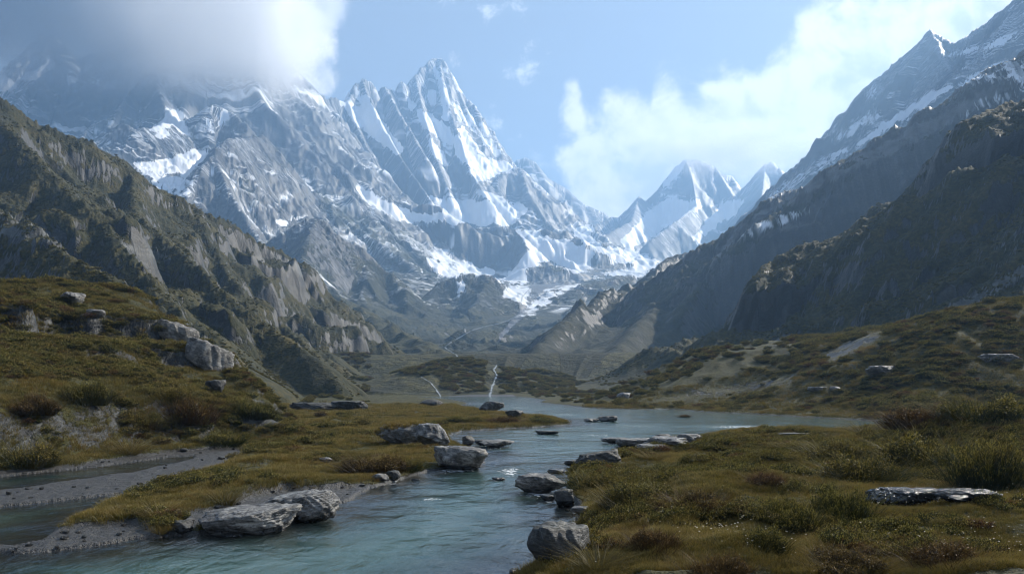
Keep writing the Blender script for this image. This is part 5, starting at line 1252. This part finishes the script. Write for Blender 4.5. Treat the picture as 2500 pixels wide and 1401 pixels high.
gl = t.new('BsdfGlossy', {'Color': (1, 1, 1), 'Roughness': 0.12, 'Normal': nrm})
mx = t.new('MixShader', {0: fr, 1: body, 2: gl})
fm = t.noise(flow, 5.0, 6, 0.68, 0.8)
fk = t.m('MULTIPLY', t.ss(t.m('ADD', t.m('MULTIPLY', fo, 0.40), fm), 0.74, 0.92), 0.75)
foam_s = t.new('BsdfDiffuse', {'Color': (0.72, 0.75, 0.77)}).outputs[0]
mx2 = t.new('MixShader', {0: fk, 1: mx.outputs[0], 2: foam_s}); t.l.new(mx2.outputs[0], t.out.inputs['Surface'])
me = np_mesh('water', np.stack([WX, WY, WX * 0], -1), _Q[keep], m, attrs=dict(deep=deep, foam=foam))
obj('water', me, kind='structure')
# ------------------------------------------------------------------ streams coming down from the glacier
m, t = material('white water')
pos = t.new('NewGeometry').outputs['Position']
wn = t.noise(pos, 0.9, 6, 0.7)
sb = t.new('BsdfPrincipled', {'Base Color': t.mix(wn, (0.10, 0.12, 0.14), (0.50, 0.54, 0.56)), 'Roughness': 0.35, 'Normal': t.bump(wn, 0.3, 0.8)})
sx = t.new('MixShader', {0: t.ss(t.m('SUBTRACT', wn, t.m('MULTIPLY', t.attr('edge'), 0.30)), 0.30, 0.56), 1: t.new('BsdfTransparent').outputs[0], 2: sb.outputs[0]}); t.l.new(sx.outputs[0], t.out.inputs['Surface'])
STREAM_M = m
def stream(pts, wpx, label):
    q = []
    for (a, b) in zip(pts[:-1], pts[1:]):
        n = max(2, int(math.hypot(b[0] - a[0], b[1] - a[1]) / 4))
        for i in range(n): q.append((a[0] + (b[0] - a[0]) * i / n, a[1] + (b[1] - a[1]) * i / n))
    q.append(pts[-1]); W = np.array([hit(px + 0.5 * math.sin(i * 1.3), py, 150, 5000, 900) for i, (px, py) in enumerate(q)])
    V, Fq, off = [], [], 0
    for i, p in enumerate(W):
        a = W[max(i - 1, 0)]; b = W[min(i + 1, len(W) - 1)]; tx, ty = b[0] - a[0], b[1] - a[1]; l = math.hypot(tx, ty) + 1e-6
        w_ = wpx * (0.45 + 0.5 * random.random() + 0.5 * i / len(W)) / FP * p[1] / 2
        # wide enough across the view, whichever way the stream runs
        nx, ny = -ty / l, tx / l
        for s in (-1, 0, 1):
            x, y = p[0] + nx * w_ * s, p[1] + ny * w_ * s * 1.5
            V.append((x, y, zat(x, y) + 0.0010 * p[1]))
        if i and abs(W[i][1] - W[i - 1][1]) < 0.12 * p[1]:
            k = len(V) - 6; Fq += [(k, k + 1, k + 4, k + 3), (k + 1, k + 2, k + 5, k + 4)]
    if Fq: obj('stream', np_mesh('stream', np.array(V), np.array(Fq), STREAM_M, attrs={'edge': np.tile([1.0, 0.0, 1.0], len(V) // 3)}), kind='structure', label=label)
stream([(1213, 893), (1206, 903), (1213, 918), (1207, 932), (1201, 948), (1196, 969)], 13, 'white cascade falling into the head of the lake')
stream([(1028, 922), (1050, 934), (1062, 948), (1076, 969)], 9, 'thin cascade at the foot of the left hill')
stream([(1282, 762), (1240, 785), (1180, 800), (1152, 808), (1100, 838), (1086, 850), (1112, 866), (1124, 880)], 6, 'stream winding from the glacier down the valley floor')
stream([(1300, 700), (1276, 725), (1271, 745)], 6, 'left meltwater thread on the glacier tongue')
stream([(1342, 712), (1312, 730), (1287, 755)], 6, 'right meltwater thread on the glacier tongue')
cam = bpy.data.cameras.new('camera'); co = link(bpy.data.objects.new('camera', cam)); co.location = (0, 0, CAMZ); co.rotation_euler = (pi / 2, 0, 0)
cam.sensor_width = 36; cam.lens = 36 * FP / 2500; cam.shift_y = (HZ - 700.5) / 2500; cam.clip_start = 0.1; cam.clip_end = 60000
scene.camera = co
scene.cycles.use_denoising = True; scene.cycles.denoiser = 'OPENIMAGEDENOISE'
scene.cycles.max_bounces = 8; scene.cycles.diffuse_bounces = 3; scene.cycles.glossy_bounces = 3; scene.cycles.transparent_max_bounces = 12; scene.cycles.volume_bounces = 3; scene.cycles.transmission_bounces = 4
scene.cycles.use_adaptive_sampling = True; scene.cycles.adaptive_threshold = 0.02
scene.cycles.denoising_input_passes = 'RGB_ALBEDO_NORMAL'; scene.cycles.denoising_prefilter = 'ACCURATE'
scene.cycles.pixel_filter_type = 'BLACKMAN_HARRIS'; scene.cycles.filter_width = 1.1
